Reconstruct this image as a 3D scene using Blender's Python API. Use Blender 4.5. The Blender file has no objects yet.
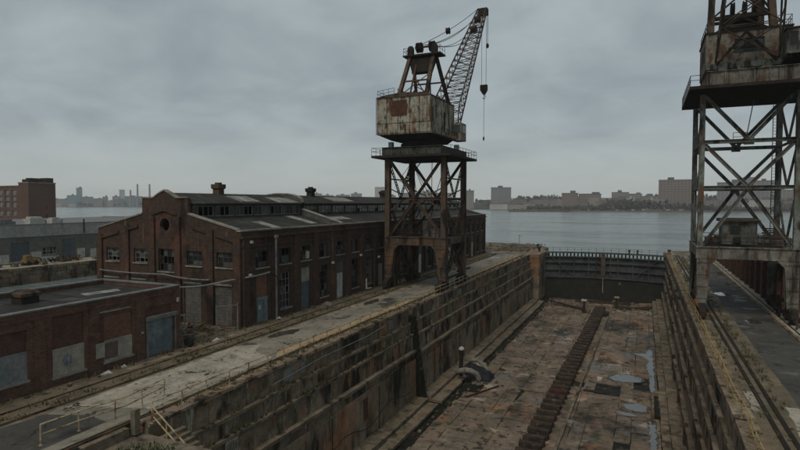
import bpy, math, random
from mathutils import Vector as V
R = random.Random(7)
rad = math.radians
sc = bpy.context.scene
COL = sc.collection

# ------------------------------------------------------------------ mesh builder
class G:
    def __init__(s): s.v = []; s.f = []
    def add(s, vs, fs):
        n = len(s.v); s.v += [tuple(p) for p in vs]; s.f += [tuple(i + n for i in f) for f in fs]; return s
    def box(s, x0, x1, y0, y1, z0, z1, j=0.0):
        if x0 > x1: x0, x1 = x1, x0
        if y0 > y1: y0, y1 = y1, y0
        if z0 > z1: z0, z1 = z1, z0
        r = (lambda: R.uniform(-j, j)) if j else (lambda: 0)
        vs = [(x + r(), y + r(), z + r()) for z in (z0, z1) for x, y in ((x0, y0), (x1, y0), (x1, y1), (x0, y1))]
        return s.add(vs, [(3, 2, 1, 0), (4, 5, 6, 7), (0, 1, 5, 4), (1, 2, 6, 5), (2, 3, 7, 6), (3, 0, 4, 7)])
    def hull8(s, bot, top):
        n = len(bot)
        return s.add(list(bot) + list(top), [tuple(range(n - 1, -1, -1)), tuple(range(n, 2 * n))] +
                     [(i, (i + 1) % n, n + (i + 1) % n, n + i) for i in range(n)])
    def frame(s, a, b, up=(0, 0, 1)):
        a = V(a); b = V(b); d = (b - a).normalized(); u = V(up)
        if abs(d.dot(u)) > .98: u = V((0, 1, 0))
        r = d.cross(u).normalized(); u = r.cross(d)
        return a, b, r, u
    def beam(s, a, b, w, h=None, up=(0, 0, 1)):
        h = h or w
        a, b, r, u = s.frame(a, b, up)
        c = [(-w / 2, -h / 2), (w / 2, -h / 2), (w / 2, h / 2), (-w / 2, h / 2)]
        return s.hull8([a + r * x + u * y for x, y in c], [b + r * x + u * y for x, y in c])
    def ibeam(s, a, b, w, h, t=.05, up=(0, 0, 1)):
        a, b, r, u = s.frame(a, b, up)
        for o in (-1, 1):
            k = u * o * (h / 2 - t / 2); s.beam(a + k, b + k, w, t, up)
        return s.beam(a, b, t, h - 2 * t, up)
    def tube(s, a, b, r, n=8, r2=None):
        a, b, x, y = s.frame(a, b); r2 = r if r2 is None else r2
        an = [2 * math.pi * i / n for i in range(n)]
        return s.hull8([a + (x * math.cos(t) + y * math.sin(t)) * r for t in an], [b + (x * math.cos(t) + y * math.sin(t)) * r2 for t in an])
    def path(s, pts, r, n=6):
        pts = [V(p) for p in pts]; base = len(s.v)
        for i, p in enumerate(pts):
            d = (pts[min(i + 1, len(pts) - 1)] - pts[max(i - 1, 0)])
            _, _, x, y = s.frame(p, p + d)
            for k in range(n):
                t = 2 * math.pi * k / n; s.v.append(tuple(p + (x * math.cos(t) + y * math.sin(t)) * r))
        for i in range(len(pts) - 1):
            for k in range(n):
                s.f.append((base + i * n + k, base + i * n + (k + 1) % n, base + (i + 1) * n + (k + 1) % n, base + (i + 1) * n + k))
        s.f.append(tuple(base + k for k in range(n))); s.f.append(tuple(base + (len(pts) - 1) * n + k for k in reversed(range(n))))
        return s
    def quad(s, *p): return s.add(p, [tuple(range(len(p)))])
    def prism(s, poly, z0, z1): return s.hull8([(x, y, z0) for x, y in poly], [(x, y, z1) for x, y in poly])
    def slab(s, poly, d):            # 3-D planar polygon thickened by vector d
        return s.hull8(poly, [tuple(V(p) + V(d)) for p in poly])
    def lathe(s, c, prof, n=16, axis='z'):
        base = len(s.v); c = V(c)
        for r, h in prof:
            for k in range(n):
                t = 2 * math.pi * k / n; a, b = r * math.cos(t), r * math.sin(t)
                s.v.append(tuple(c + V({'z': (a, b, h), 'x': (h, a, b), 'y': (a, h, b)}[axis])))
        for i in range(len(prof) - 1):
            for k in range(n):
                s.f.append((base + i * n + k, base + i * n + (k + 1) % n, base + (i + 1) * n + (k + 1) % n, base + (i + 1) * n + k))
        s.f.append(tuple(base + k for k in range(n))); s.f.append(tuple(base + (len(prof) - 1) * n + k for k in range(n)))
        return s
    def laced(s, a, b, wid, side, t=.09, step=.6, lt=.05):
        a = V(a); b = V(b); sd = V(side).normalized() * wid / 2
        s.beam(a - sd, b - sd, t); s.beam(a + sd, b + sd, t)
        n = max(2, int((b - a).length / step))
        for i in range(n):
            p = a + (b - a) * (i / n); q = a + (b - a) * ((i + 1) / n); k = 1 if i % 2 else -1
            s.beam(p - sd * k, q + sd * k, lt)
        return s
    def build(s, name, mat, parent=None, smooth=False, fix=True):
        o0 = V(ORG.get(parent.name, (0, 0, 0))) if parent else V((0, 0, 0))
        me = bpy.data.meshes.new(name)
        me.from_pydata([tuple(V(p) - o0) for p in s.v], [], s.f); me.validate(); me.update()
        if fix:
            import bmesh
            bm = bmesh.new(); bm.from_mesh(me); bmesh.ops.recalc_face_normals(bm, faces=bm.faces); bm.to_mesh(me); bm.free()
        if smooth:
            me.polygons.foreach_set('use_smooth', [True] * len(me.polygons))
        me.materials.append(mat)
        o = bpy.data.objects.new(name, me); COL.objects.link(o)
        if parent: o.parent = parent; ORG[o.name] = tuple(o0)
        return o
ORG = {}
def tag(o, label, cat, group=None):
    o['label'] = label; o['category'] = cat
    if group: o['group'] = group
    return o
def thing(name, label, cat, loc, group=None):
    o = bpy.data.objects.new(name, None); COL.objects.link(o); o.location = loc; o.empty_display_size = .3
    ORG[o.name] = tuple(loc); return tag(o, label, cat, group)
def struct(o, kind='structure'): o['kind'] = kind; return o
def copy_tree(o, parent=None):
    c = o.copy(); COL.objects.link(c)
    if parent: c.parent = parent
    for ch in list(o.children): copy_tree(ch, c)
    return c

# ------------------------------------------------------------------ materials
def hexc(c): return (c[0], c[1], c[2], 1)
class Mat:
    def __init__(s, name):
        s.m = bpy.data.materials.new(name); s.m.use_nodes = True
        s.t = s.m.node_tree; s.t.nodes.clear()
        s.out = s.n('ShaderNodeOutputMaterial'); s.b = s.n('ShaderNodeBsdfPrincipled')
        s.l(s.b.outputs[0], s.out.inputs[0]); s.geo = s.n('ShaderNodeNewGeometry')
    def n(s, ty, **k):
        q = s.t.nodes.new(ty)
        for a, b in k.items(): setattr(q, a, b)
        return q
    def l(s, a, b): s.t.links.new(a, b)
    def pos(s, scale=(1, 1, 1), off=(0, 0, 0)):
        m = s.n('ShaderNodeMapping'); m.inputs['Scale'].default_value = scale; m.inputs['Location'].default_value = off
        s.l(s.geo.outputs['Position'], m.inputs[0]); return m.outputs[0]
    def noise(s, scale, detail=6, rough=.6, st=(1, 1, 1), off=(0, 0, 0), dist=0):
        q = s.n('ShaderNodeTexNoise'); q.inputs['Scale'].default_value = scale; q.inputs['Detail'].default_value = detail
        q.inputs['Roughness'].default_value = rough; q.inputs['Distortion'].default_value = dist
        s.l(s.pos(st, off), q.inputs['Vector']); return q.outputs['Fac']
    def ramp(s, fac, lo, hi):
        q = s.n('ShaderNodeMapRange'); q.inputs['From Min'].default_value = lo; q.inputs['From Max'].default_value = hi
        q.interpolation_type = 'SMOOTHSTEP'; s.l(fac, q.inputs[0]); return q.outputs[0]
    def mul(s, a, b, op='MULTIPLY'):
        q = s.n('ShaderNodeMath', operation=op)
        for i, x in enumerate((a, b)):
            if isinstance(x, (int, float)): q.inputs[i].default_value = x
            else: s.l(x, q.inputs[i])
        return q.outputs[0]
    def mix(s, fac, a, b, mode='MIX'):
        q = s.n('ShaderNodeMix', data_type='RGBA', blend_type=mode)
        for i, x in ((0, fac), (6, a), (7, b)):
            if isinstance(x, (int, float)): q.inputs[i].default_value = x
            elif isinstance(x, tuple): q.inputs[i].default_value = hexc(x)
            else: s.l(x, q.inputs[i])
        return q.outputs[2]
def weather(name, a, b, scale=.5, patches=(), island=0, brick=None, rough=.9, bump=.25, bscale=6, metal=0, spec=.07, fine=.42, wet=None, crack=None):
    """patches: (colour, scale, lo, hi, stretch, amount)"""
    M = Mat(name)
    col = M.mix(M.ramp(M.noise(scale, 8, .65), .35, .65), a, b)
    h = M.noise(bscale, 8, .7)
    if brick:
        bw, bh, c1, c2, mo, ms = brick
        sx = M.n('ShaderNodeSeparateXYZ'); M.l(M.geo.outputs['Position'], sx.inputs[0])
        cb = M.n('ShaderNodeCombineXYZ'); M.l(M.mul(sx.outputs[0], sx.outputs[1], 'ADD'), cb.inputs[0]); M.l(sx.outputs[2], cb.inputs[1])
        q = M.n('ShaderNodeTexBrick'); M.l(cb.outputs[0], q.inputs['Vector'])
        q.inputs['Color1'].default_value = hexc(c1); q.inputs['Color2'].default_value = hexc(c2); q.inputs['Mortar'].default_value = hexc(mo)
        q.inputs['Scale'].default_value = 1; q.inputs['Brick Width'].default_value = bw; q.inputs['Row Height'].default_value = bh
        q.inputs['Mortar Size'].default_value = ms; q.inputs['Bias'].default_value = -.1
        col = M.mix(.75, col, q.outputs['Color'])
        h = M.mul(M.mul(q.outputs['Fac'], -.6), M.mul(h, .6), 'ADD')
    for i, p in enumerate(patches):
        c, s_, lo, hi, st, am = p
        f = M.ramp(M.noise(s_, 7, .62, st, (13.1 * i + 3, 7.7 * i, 5.3 * i)), lo, hi)
        col = M.mix(M.mul(f, am), col, c)
    if fine:
        col = M.mix(fine, col, M.mix(M.ramp(M.noise(9, 4, .7), .25, .75), (.25, .25, .25), (1.0, 1.0, 1.0)), 'MULTIPLY')
        col = M.mix(fine * .8, col, M.mix(M.ramp(M.noise(1.9, 5, .7), .34, .66), (.22, .22, .22), (1.0, 1.0, 1.0)), 'MULTIPLY')
    if island:
        hs = M.n('ShaderNodeHueSaturation'); M.l(col, hs.inputs['Color'])
        M.l(M.mul(M.mul(M.mul(M.geo.outputs['Random Per Island'], -.5, 'ADD'), island), 1.0, 'ADD'), hs.inputs['Value'])
        w = M.n('ShaderNodeTexWhiteNoise', noise_dimensions='1D'); M.l(M.geo.outputs['Random Per Island'], w.inputs['W'])
        M.l(M.mul(M.mul(M.mul(w.outputs['Value'], -.5, 'ADD'), island * .6), .9, 'ADD'), hs.inputs['Saturation'])
        col = hs.outputs[0]
    if crack:
        q = M.n('ShaderNodeTexVoronoi', feature='DISTANCE_TO_EDGE'); q.inputs['Scale'].default_value = crack
        dn = M.n('ShaderNodeTexNoise'); dn.inputs['Scale'].default_value = 1.3; M.l(M.geo.outputs['Position'], dn.inputs['Vector'])
        vm = M.n('ShaderNodeVectorMath', operation='ADD'); M.l(M.geo.outputs['Position'], vm.inputs[0]); M.l(dn.outputs['Color'], vm.inputs[1])
        M.l(vm.outputs[0], q.inputs['Vector'])
        f = M.mul(M.ramp(q.outputs['Distance'], .03, .0), M.ramp(M.noise(.4, 3), .45, .6))
        col = M.mix(f, col, (.012, .013, .010))
    M.l(col, M.b.inputs['Base Color'])
    M.b.inputs['Roughness'].default_value = rough; M.b.inputs['Metallic'].default_value = metal
    M.b.inputs['Specular IOR Level'].default_value = spec
    if wet:
        f = M.ramp(M.noise(wet[0], 5, .6, (1, 1, 1), (40, 3, 0)), wet[1], wet[2])
        M.l(M.mul(M.mul(f, -(rough - .18)), rough, 'ADD'), M.b.inputs['Roughness'])
    if bump:
        bn = M.n('ShaderNodeBump'); bn.inputs['Strength'].default_value = bump; bn.inputs['Distance'].default_value = .12
        M.l(h, bn.inputs['Height']); M.l(bn.outputs[0], M.b.inputs['Normal'])
    return M.m
VS = (1, 1, .10)      # vertical streaks
m_brick = weather('warehouse_brick', (.078, .049, .037), (.052, .037, .030), .35,
    [((.015, .013, .011), .35, .53, .68, (1, 1, .5), .75), ((.14, .068, .048), .5, .55, .66, (1, 1, .6), .6), ((.25, .22, .18), 1.3, .62, .71, VS, .45)],
    brick=(.42, .15, (.086, .050, .037), (.043, .032, .027), (.075, .066, .056), .016), bump=.3)
m_brick_low = weather('low_building_brick', (.14, .068, .047), (.085, .048, .037), .4,
    [((.025, .02, .018), .6, .52, .75, (1, 1, .4), .6), ((.17, .12, .10), 1.2, .66, .76, VS, .4)],
    brick=(.34, .12, (.17, .077, .05), (.07, .039, .03), (.125, .105, .088), .018), bump=.35)
m_brick_infill = weather('orange_infill_brick', (.21, .098, .062), (.15, .07, .047), .6, [((.06, .04, .03), .9, .55, .75, VS, .5)],
    brick=(.30, .11, (.22, .098, .06), (.13, .06, .042), (.15, .12, .098), .014), bump=.3)
m_brick_dull = weather('dull_infill_brick', (.12, .065, .05), (.09, .05, .04), .6, [((.03, .025, .02), .9, .55, .75, VS, .5)],
    brick=(.30, .11, (.125, .06, .045), (.085, .045, .034), (.08, .065, .055), .014), bump=.3)
m_brick_far = weather('distant_red_brick', (.12, .07, .055), (.09, .058, .05), .12, [((.06, .04, .035), .25, .55, .75, VS, .4)], bump=0, fine=.1)
m_brick_row = weather('row_brick', (.13, .07, .05), (.09, .05, .04), .5, [((.03, .02, .018), .7, .5, .7, VS, .6)],
    brick=(.42, .15, (.14, .068, .048), (.085, .046, .036), (.08, .065, .055), .012), bump=.3)
m_stone = weather('coping_stone', (.30, .28, .24), (.20, .185, .155), .7, [((.07, .065, .05), .9, .5, .7, VS, .6)], bump=.25)
m_roof = weather('tar_roof', (.032, .033, .031), (.056, .056, .052), .35, [((.14, .14, .13), .5, .58, .72, (1, .5, 1), .5), ((.02, .021, .02), .9, .55, .7, (1, 1, 1), .7), ((.07, .05, .03), .7, .62, .72, (1, 1, 1), .4)], rough=.8, bump=.2)
m_roofpatch = weather('pale_roof_patch', (.33, .33, .31), (.22, .22, .21), .8, [((.08, .08, .075), 1.1, .5, .65, (1, 1, 1), .6)], rough=.8, bump=.15)
CONC = [((.27, .125, .055), .45, .52, .64, (1, 1, .5), .8), ((.014, .014, .011), .55, .49, .62, (1, 1, .45), .85), ((.42, .38, .30), 1.6, .59, .68, (1, 1, .3), .75), ((.04, .045, .022), .8, .56, .67, (1, 1, .5), .7), ((.010, .010, .008), .25, .53, .63, (1, 1, .5), .8)]
m_wall_up = weather('dock_wall_upper_masonry', (.235, .185, .122), (.125, .102, .068), .5, CONC, island=.2, bump=.6, bscale=4)
m_wall_low = weather('dock_wall_lower_concrete', (.27, .215, .14), (.15, .124, .085), .4,
    [((.014, .014, .011), .30, .49, .62, (1, 1, .4), .88), ((.44, .40, .31), 1.3, .60, .69, (1, 1, .2), .6), ((.29, .135, .058), .28, .52, .63, (1, 1, .35), .85), ((.04, .045, .022), .7, .58, .68, (1, 1, .5), .6)], island=.35, bump=.5, bscale=4)
m_coping = weather('dock_coping_stone', (.29, .215, .14), (.18, .137, .092), .6, [((.018, .016, .011), .9, .50, .62, (1, 1, 1), .85), ((.21, .10, .05), .6, .57, .67, (1, 1, 1), .6)], island=.4, bump=.5)
m_ledge = weather('dock_ledge_stone', (.225, .178, .122), (.13, .106, .074), .7, [((.022, .021, .015), .9, .53, .66, (1, 1, 1), .75), ((.045, .05, .022), .8, .56, .67, (1, 1, 1), .6), ((.22, .12, .065), .4, .58, .68, (1, 1, 1), .5)], island=.35, bump=.5)
m_land = weather('packed_soil', (.19, .155, .108), (.12, .102, .074), .3, [((.075, .085, .035), .35, .54, .66, (1, 1, 1), .75), ((.30, .26, .20), 1.1, .62, .7, (1, 1, 1), .6), ((.02, .02, .018), .25, .56, .66, (1, 1, 1), .7)], bump=.5, wet=(.25, .5, .62))
m_asph = weather('quay_asphalt', (.26, .235, .185), (.17, .156, .126), .3, [((.26, .235, .19), .35, .53, .64, (1, 1, 1), .75), ((.03, .031, .029), .22, .56, .62, (1, 1, 1), .85), ((.075, .082, .035), .5, .57, .67, (1, 1, 1), .7)], bump=.25, wet=(.22, .56, .66), crack=.35, spec=.3)
m_asph_dark = weather('dark_patch_asphalt', (.075, .072, .064), (.05, .049, .044), .4, [((.16, .15, .125), .4, .55, .67, (1, 1, 1), .75), ((.07, .075, .035), .6, .60, .69, (1, 1, 1), .6), ((.02, .022, .02), .4, .55, .66, (1, 1, 1), .7)], bump=.25, wet=(.3, .58, .7), crack=.3, spec=.25)
m_conc = weather('quay_concrete', (.40, .365, .285), (.28, .252, .195), .4, [((.10, .09, .07), .35, .55, .66, (1, 1, 1), .75), ((.10, .095, .075), 1.6, .55, .68, (1, 1, 1), .6), ((.06, .07, .035), .8, .63, .72, (1, 1, 1), .6)], island=.25, bump=.3, crack=.3)
m_tan = weather('tan_sand_strip', (.42, .30, .18), (.30, .215, .13), .7, [((.08, .065, .045), .6, .55, .7, (1, 1, 1), .7)], bump=.25)
m_floor = weather('dock_floor_stone', (.215, .158, .108), (.125, .097, .068), .35,
    [((.30, .15, .075), .22, .54, .64, (1, 1, 1), .7), ((.016, .015, .011), .13, .53, .66, (1, .7, 1), .85), ((.06, .07, .026), .30, .57, .64, (1, 1, 1), .85), ((.42, .37, .29), .35, .58, .68, (1, 1, 1), .7), ((.013, .013, .010), .9, .54, .65, (1, 1, 1), .85)], island=.28, bump=.6, bscale=3, wet=(.16, .52, .62), spec=.3)
m_joint = weather('wet_joint_mud', (.014, .014, .011), (.022, .021, .016), .6, [((.035, .042, .018), .5, .58, .68, (1, 1, 1), .6), ((.10, .085, .06), .7, .57, .66, (1, 1, 1), .8)], bump=.2, rough=.6)
m_rust = weather('rusty_brown_steel', (.085, .066, .050), (.105, .074, .053), .9, [((.19, .09, .042), .9, .55, .67, (1, 1, .4), .75), ((.014, .013, .012), .7, .48, .62, (1, 1, .4), .88), ((.25, .235, .20), 1.4, .64, .72, VS, .45)], rough=.85, bump=.2)
m_rust_dark = weather('dark_corroded_steel', (.026, .023, .020), (.042, .033, .026), .8, [((.08, .04, .02), 1.0, .6, .7, (1, 1, .4), .6)], rough=.85, bump=.2)
m_teal = weather('weathered_grey_green_steel', (.20, .215, .195), (.125, .132, .12), .7, [((.115, .062, .036), 1.1, .52, .63, (1, 1, .4), .85), ((.016, .015, .013), .8, .49, .62, (1, 1, .4), .88), ((.36, .36, .32), 1.9, .60, .68, (1, 1, .4), .5)], rough=.8, bump=.2)
m_portal = weather('grey_rust_plate', (.20, .195, .17), (.12, .11, .092), .9, [((.085, .042, .024), 1.0, .50, .62, (1, 1, .3), .85), ((.022, .02, .018), .8, .52, .64, VS, .85), ((.36, .34, .30), 1.8, .59, .69, VS, .55)], rough=.85, bump=.25)
m_teal_dark = weather('dark_grey_green_girder', (.075, .08, .072), (.045, .047, .042), .7, [((.075, .042, .026), 1.0, .52, .64, (1, 1, .4), .85), ((.012, .011, .010), .8, .50, .63, (1, 1, .4), .85), ((.19, .19, .17), 1.9, .61, .69, (1, 1, .4), .5)], rough=.85, bump=.2)
m_house = weather('flaking_cream_paint', (.37, .355, .29), (.27, .262, .215), .6,
    [((.12, .062, .034), .9, .495, .59, (1, 1, .45), .92), ((.22, .11, .052), 1.9, .56, .63, (1, 1, .25), .8), ((.02, .018, .015), 1.4, .515, .61, (1, 1, .3), .9), ((.17, .19, .18), 1.0, .56, .66, (1, 1, .6), .5)], rough=.8, bump=.2)
m_house2 = weather('rusted_house_paint', (.27, .25, .21), (.18, .155, .12), .6,
    [((.12, .062, .036), 1.2, .49, .58, (1, 1, .5), .9), ((.035, .03, .026), .9, .52, .63, (1, 1, .4), .9), ((.24, .24, .21), 1.2, .6, .68, VS, .5)], rough=.85, bump=.2)
m_rustpanel = weather('rust_red_plate', (.11, .052, .032), (.07, .04, .028), 1.2, [((.15, .07, .035), 1.6, .56, .66, (1, 1, .4), .6)], bump=.2)
m_rail_y = weather('worn_yellow_paint', (.36, .27, .11), (.28, .21, .10), 1.2, [((.10, .05, .025), 1.8, .52, .64, (1, 1, 1), .85)], rough=.7, bump=0, fine=.2)
m_rail = weather('weathered_rail_paint', (.44, .36, .22), (.30, .24, .15), 1.0, [((.10, .045, .025), 1.5, .5, .62, (1, 1, 1), .85)], rough=.8, bump=0, fine=.2)
m_galv = weather('dull_grey_metal', (.20, .205, .20), (.14, .145, .14), 1.0, [((.10, .06, .035), 1.2, .58, .68, VS, .6)], rough=.6, bump=.05)
m_white = weather('dirty_white_paint', (.50, .50, .46), (.38, .38, .35), .8, [((.13, .11, .085), 1.2, .54, .68, VS, .7)], rough=.7, bump=.05)
m_bluedoor = weather('grey_blue_paint', (.19, .225, .24), (.145, .175, .19), .8, [((.06, .07, .07), 1.0, .55, .68, VS, .6), ((.30, .34, .35), 1.8, .62, .7, VS, .4)], rough=.7, bump=.05)
m_shutter = weather('faded_blue_shutter_paint', (.165, .20, .215), (.125, .155, .17), .5, [((.25, .30, .31), .7, .52, .62, (1, 1, 1), .5), ((.04, .05, .055), .9, .60, .68, (1, 1, .6), .7)], rough=.6, bump=.05)
m_shutter_far = weather('slate_blue_shutter', (.105, .13, .145), (.085, .107, .12), .5, [((.05, .06, .065), .7, .55, .68, VS, .5)], rough=.6, bump=.05)
m_board = weather('beige_board_paint', (.36, .335, .28), (.27, .25, .21), .6, [((.14, .12, .10), .9, .55, .7, VS, .5)], bump=.05, rough=.8)
m_board_blue = weather('blue_grey_board_paint', (.17, .19, .205), (.23, .23, .22), .5, [((.30, .29, .26), .7, .56, .62, (1, 1, 1), .8), ((.07, .08, .085), .8, .58, .7, VS, .5)], bump=.05, rough=.8)
m_board_brown = weather('brown_board', (.15, .115, .10), (.12, .095, .085), .8, bump=.05)
m_scrawl = weather('dull_blue_paint_blot', (.13, .155, .185), (.22, .225, .225), 1.5, bump=0)
m_panelgrey = weather('grey_block_infill', (.13, .125, .115), (.10, .096, .09), .6, [((.05, .048, .042), .8, .52, .7, VS, .6)], brick=(.6, .3, (.135, .128, .118), (.10, .096, .088), (.07, .066, .06), .02), bump=.2)
m_shed_up = weather('shed_pale_concrete', (.33, .335, .32), (.27, .275, .265), .2, [((.14, .14, .13), .45, .54, .7, VS, .6)], bump=.05)
m_shed_lo = weather('shed_grey_render', (.16, .158, .142), (.125, .124, .112), .25, [((.07, .068, .06), .4, .55, .7, VS, .5)], bump=.05)
m_caisson = weather('blue_black_caisson_steel', (.085, .095, .10), (.045, .05, .053), .5, [((.14, .085, .05), .5, .54, .68, VS, .65), ((.02, .022, .022), .3, .5, .64, VS, .7), ((.14, .145, .14), 1.2, .66, .74, VS, .5)], rough=.7, bump=.15)
m_caisson_low = weather('slime_black_steel', (.022, .023, .020), (.034, .033, .027), .4, [((.07, .045, .028), .6, .62, .72, VS, .5)], rough=.6, bump=.2)
m_wetmud = weather('wet_silt', (.05, .044, .032), (.03, .028, .02), 1.2, [((.09, .075, .05), 1.5, .55, .66, (1, 1, 1), .7)], rough=.45, bump=.2, spec=.4)
m_timber = weather('wet_red_brown_timber', (.072, .051, .038), (.04, .032, .025), 1.1, [((.24, .195, .15), 1.6, .56, .68, (1, 1, 1), .6), ((.022, .019, .017), 1.0, .52, .66, (1, 1, 1), .7)], rough=.7, bump=.3)
m_timber_red = weather('bright_rust_red_timber', (.095, .036, .029), (.06, .03, .025), 1.1, [((.03, .02, .018), 1.2, .55, .68, (1, 1, 1), .7)], bump=.3)
m_block = weather('keel_block_concrete', (.07, .056, .043), (.04, .034, .027), .8, [((.025, .022, .018), .9, .5, .66, (1, 1, .5), .75)], bump=.4)
m_black = weather('black_rubber', (.012, .012, .012), (.018, .018, .018), 2, bump=.05, fine=0, rough=.75)
m_dark_int = weather('dark_machinery', (.018, .017, .016), (.03, .027, .024), 1, bump=.1)
m_yellow = weather('faded_yellow_machine_paint', (.27, .18, .06), (.2, .135, .05), .8, [((.08, .05, .03), 1.0, .52, .68, (1, 1, 1), .7)], bump=.05)
m_pale_pipe = weather('pale_concrete_pipe', (.25, .24, .205), (.15, .145, .125), 1.2, [((.07, .065, .055), 1.0, .55, .7, (1, 1, 1), .6)], bump=.15)
m_tarp = weather('dark_blue_tarpaulin', (.016, .018, .023), (.028, .031, .037), .9, [((.10, .10, .10), 1.6, .6, .72, (1, 1, 1), .4)], rough=.55, bump=.2)
m_rubble = weather('rubble', (.17, .14, .105), (.09, .078, .06), 1.5, island=.9, bump=.3)
m_grass = weather('quay_weed_leaves', (.030, .058, .014), (.05, .065, .022), .8, island=.8, bump=0, fine=.2)
m_weed = weather('dry_weeds', (.075, .075, .032), (.11, .09, .045), .8, island=.8, bump=0, fine=.2)
m_treeline = weather('bare_winter_wood', (.045, .043, .034), (.03, .031, .026), .02, [((.085, .075, .06), .05, .52, .66, (1, 1, 1), .7)], island=.6, bump=0, fine=0)
m_farland = weather('far_bank', (.09, .085, .07), (.06, .06, .052), .01, bump=0, fine=0)
def simple(name, c, rough=.8, island=0):
    return weather(name, c, tuple(x * .8 for x in c), .05, island=island, bump=0, fine=0, rough=rough)
def facade(name, wall, win, fx, fz, mix=.6):   # distant block with rows of windows: grid in the wall material
    M = Mat(name)
    sx = M.n('ShaderNodeSeparateXYZ'); M.l(M.geo.outputs['Position'], sx.inputs[0])
    cb = M.n('ShaderNodeCombineXYZ'); M.l(M.mul(sx.outputs[0], sx.outputs[1], 'ADD'), cb.inputs[0]); M.l(sx.outputs[2], cb.inputs[1])
    q = M.n('ShaderNodeTexBrick'); q.offset = 0; M.l(cb.outputs[0], q.inputs['Vector'])
    q.inputs['Scale'].default_value = 1; q.inputs['Brick Width'].default_value = fx; q.inputs['Row Height'].default_value = fz
    q.inputs['Mortar Size'].default_value = min(fx, fz) * .2; q.inputs['Mortar Smooth'].default_value = .1
    q.inputs['Color1'].default_value = hexc(win); q.inputs['Color2'].default_value = hexc(tuple(x * 1.6 for x in win)); q.inputs['Mortar'].default_value = hexc(wall)
    c = M.mix(mix, wall, q.outputs[0])
    c = M.mix(.4, c, M.mix(M.ramp(M.noise(.05, 5, .6), .3, .7), (.55, .55, .55), (1.0, 1.0, 1.0)), 'MULTIPLY')
    M.l(c, M.b.inputs['Base Color']); M.b.inputs['Roughness'].default_value = .8
    return M.m
def glass_mat(name, cols):
    M = Mat(name)
    q = M.n('ShaderNodeValToRGB'); q.color_ramp.interpolation = 'CONSTANT'
    e = q.color_ramp.elements; e[0].position = 0; e[0].color = hexc(cols[0][1]); e[1].position = cols[1][0]; e[1].color = hexc(cols[1][1])
    for p, c in cols[2:]: k = e.new(p); k.color = hexc(c)
    M.l(M.geo.outputs['Random Per Island'], q.inputs[0])
    c = M.mix(.5, q.outputs[0], M.mix(M.ramp(M.noise(2.5, 4), .3, .7), (.4, .4, .4), (1.0, 1.0, 1.0)), 'MULTIPLY')
    M.l(c, M.b.inputs['Base Color']); M.b.inputs['Roughness'].default_value = .22; M.b.inputs['Specular IOR Level'].default_value = .35
    return M.m
m_glass = glass_mat('grimy_glass', [(0, (.012, .014, .014)), (.66, (.028, .031, .03)), (.91, (.07, .075, .07)), (.97, (.22, .22, .2))])
m_glass_pale = glass_mat('dusty_skylight_glass', [(0, (.07, .075, .07)), (.4, (.11, .115, .105)), (.75, (.16, .16, .145)), (.93, (.02, .022, .02))])
m_glass_cab = glass_mat('cab_glass', [(0, (.03, .05, .05)), (.5, (.05, .075, .075)), (.8, (.02, .03, .03))])
m_winframe = weather('window_frame_paint', (.065, .06, .054), (.04, .037, .034), 1.2, [((.2, .19, .17), 1.5, .62, .7, (1, 1, 1), .5)], bump=0, rough=.8, fine=.2)
m_winframe_w = weather('pale_window_frame_paint', (.26, .25, .23), (.16, .155, .14), 1.2, [((.05, .07, .06), 1.5, .55, .7, (1, 1, 1), .7)], bump=0, rough=.8, fine=.2)
def water_mat(name, col, scale, strength, rough, stretch=(1, 1, 1), dist=.3, wind=None):
    M = Mat(name)
    h = M.mul(M.noise(scale, 6, .65, stretch), M.mul(M.noise(scale * .15, 5, .65, stretch), 3.0), 'ADD')
    bn = M.n('ShaderNodeBump'); bn.inputs['Strength'].default_value = strength; bn.inputs['Distance'].default_value = dist
    M.l(h, bn.inputs['Height']); M.l(bn.outputs[0], M.b.inputs['Normal'])
    M.b.inputs['Base Color'].default_value = hexc(col); M.b.inputs['Roughness'].default_value = rough; M.b.inputs['IOR'].default_value = 1.33
    if wind:
        f = M.ramp(M.mul(M.noise(.02, 6, .7, (.35, 1, 1)), M.mul(M.noise(.12, 4, .7, (.25, 1, 1)), .6), 'ADD'), .62, .98)
        M.l(M.mul(M.mul(f, wind), rough, 'ADD'), M.b.inputs['Roughness'])
    return M.m
m_water = water_mat('river_water', (.115, .142, .142), .22, 1.0, .06, (.4, 1, 1), .55, .22)
m_puddle = water_mat('still_water', (.05, .045, .036), 1.2, .04, .03, dist=.05)
_pb = [n for n in m_puddle.node_tree.nodes if n.type == 'BSDF_PRINCIPLED'][0]; _pb.inputs['IOR'].default_value = 1.6; _pb.inputs['Specular IOR Level'].default_value = .9

# ------------------------------------------------------------------ setting: land, water, floor
g = G(); g.prism([(-58, -40), (-25.5, -40), (-25.5, 128), (-23.5, 128.5), (-23.5, 150), (-27, 158), (-42, 163), (-58, 160)], -13, 0)
struct(g.build('ground', m_land))
g = G(); g.prism([(5.75, -40), (160, -40), (160, 160), (14, 158), (6.3, 152), (5.75, 147)], -13, 0)
struct(g.build('ground', m_land))
g = G(); g.prism([(-420, -60), (-105.2, -60), (-105.2, 120), (-110, 215), (-420, 230)], -13, -.002)
struct(g.build('ground', m_land))
far_shore = [(-3300, 600), (-2202, 1247), (-2007, 1335), (-1621, 1508), (-1109, 1738), (-836, 1700), (-600, 1390), (-490, 1300), (-376, 1326), (-300, 1180), (-191, 1110), (-130, 1050), (-72, 1023), (69, 1028), (224, 1045), (349, 1054), (700, 1090), (1600, 1000)]
g = G(); g.prism(far_shore + [(2400, 2600), (1400, 3300), (-2600, 3300), (-3700, 1800)], -12, -1.6)
struct(g.build('far_bank', m_farland))
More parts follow.
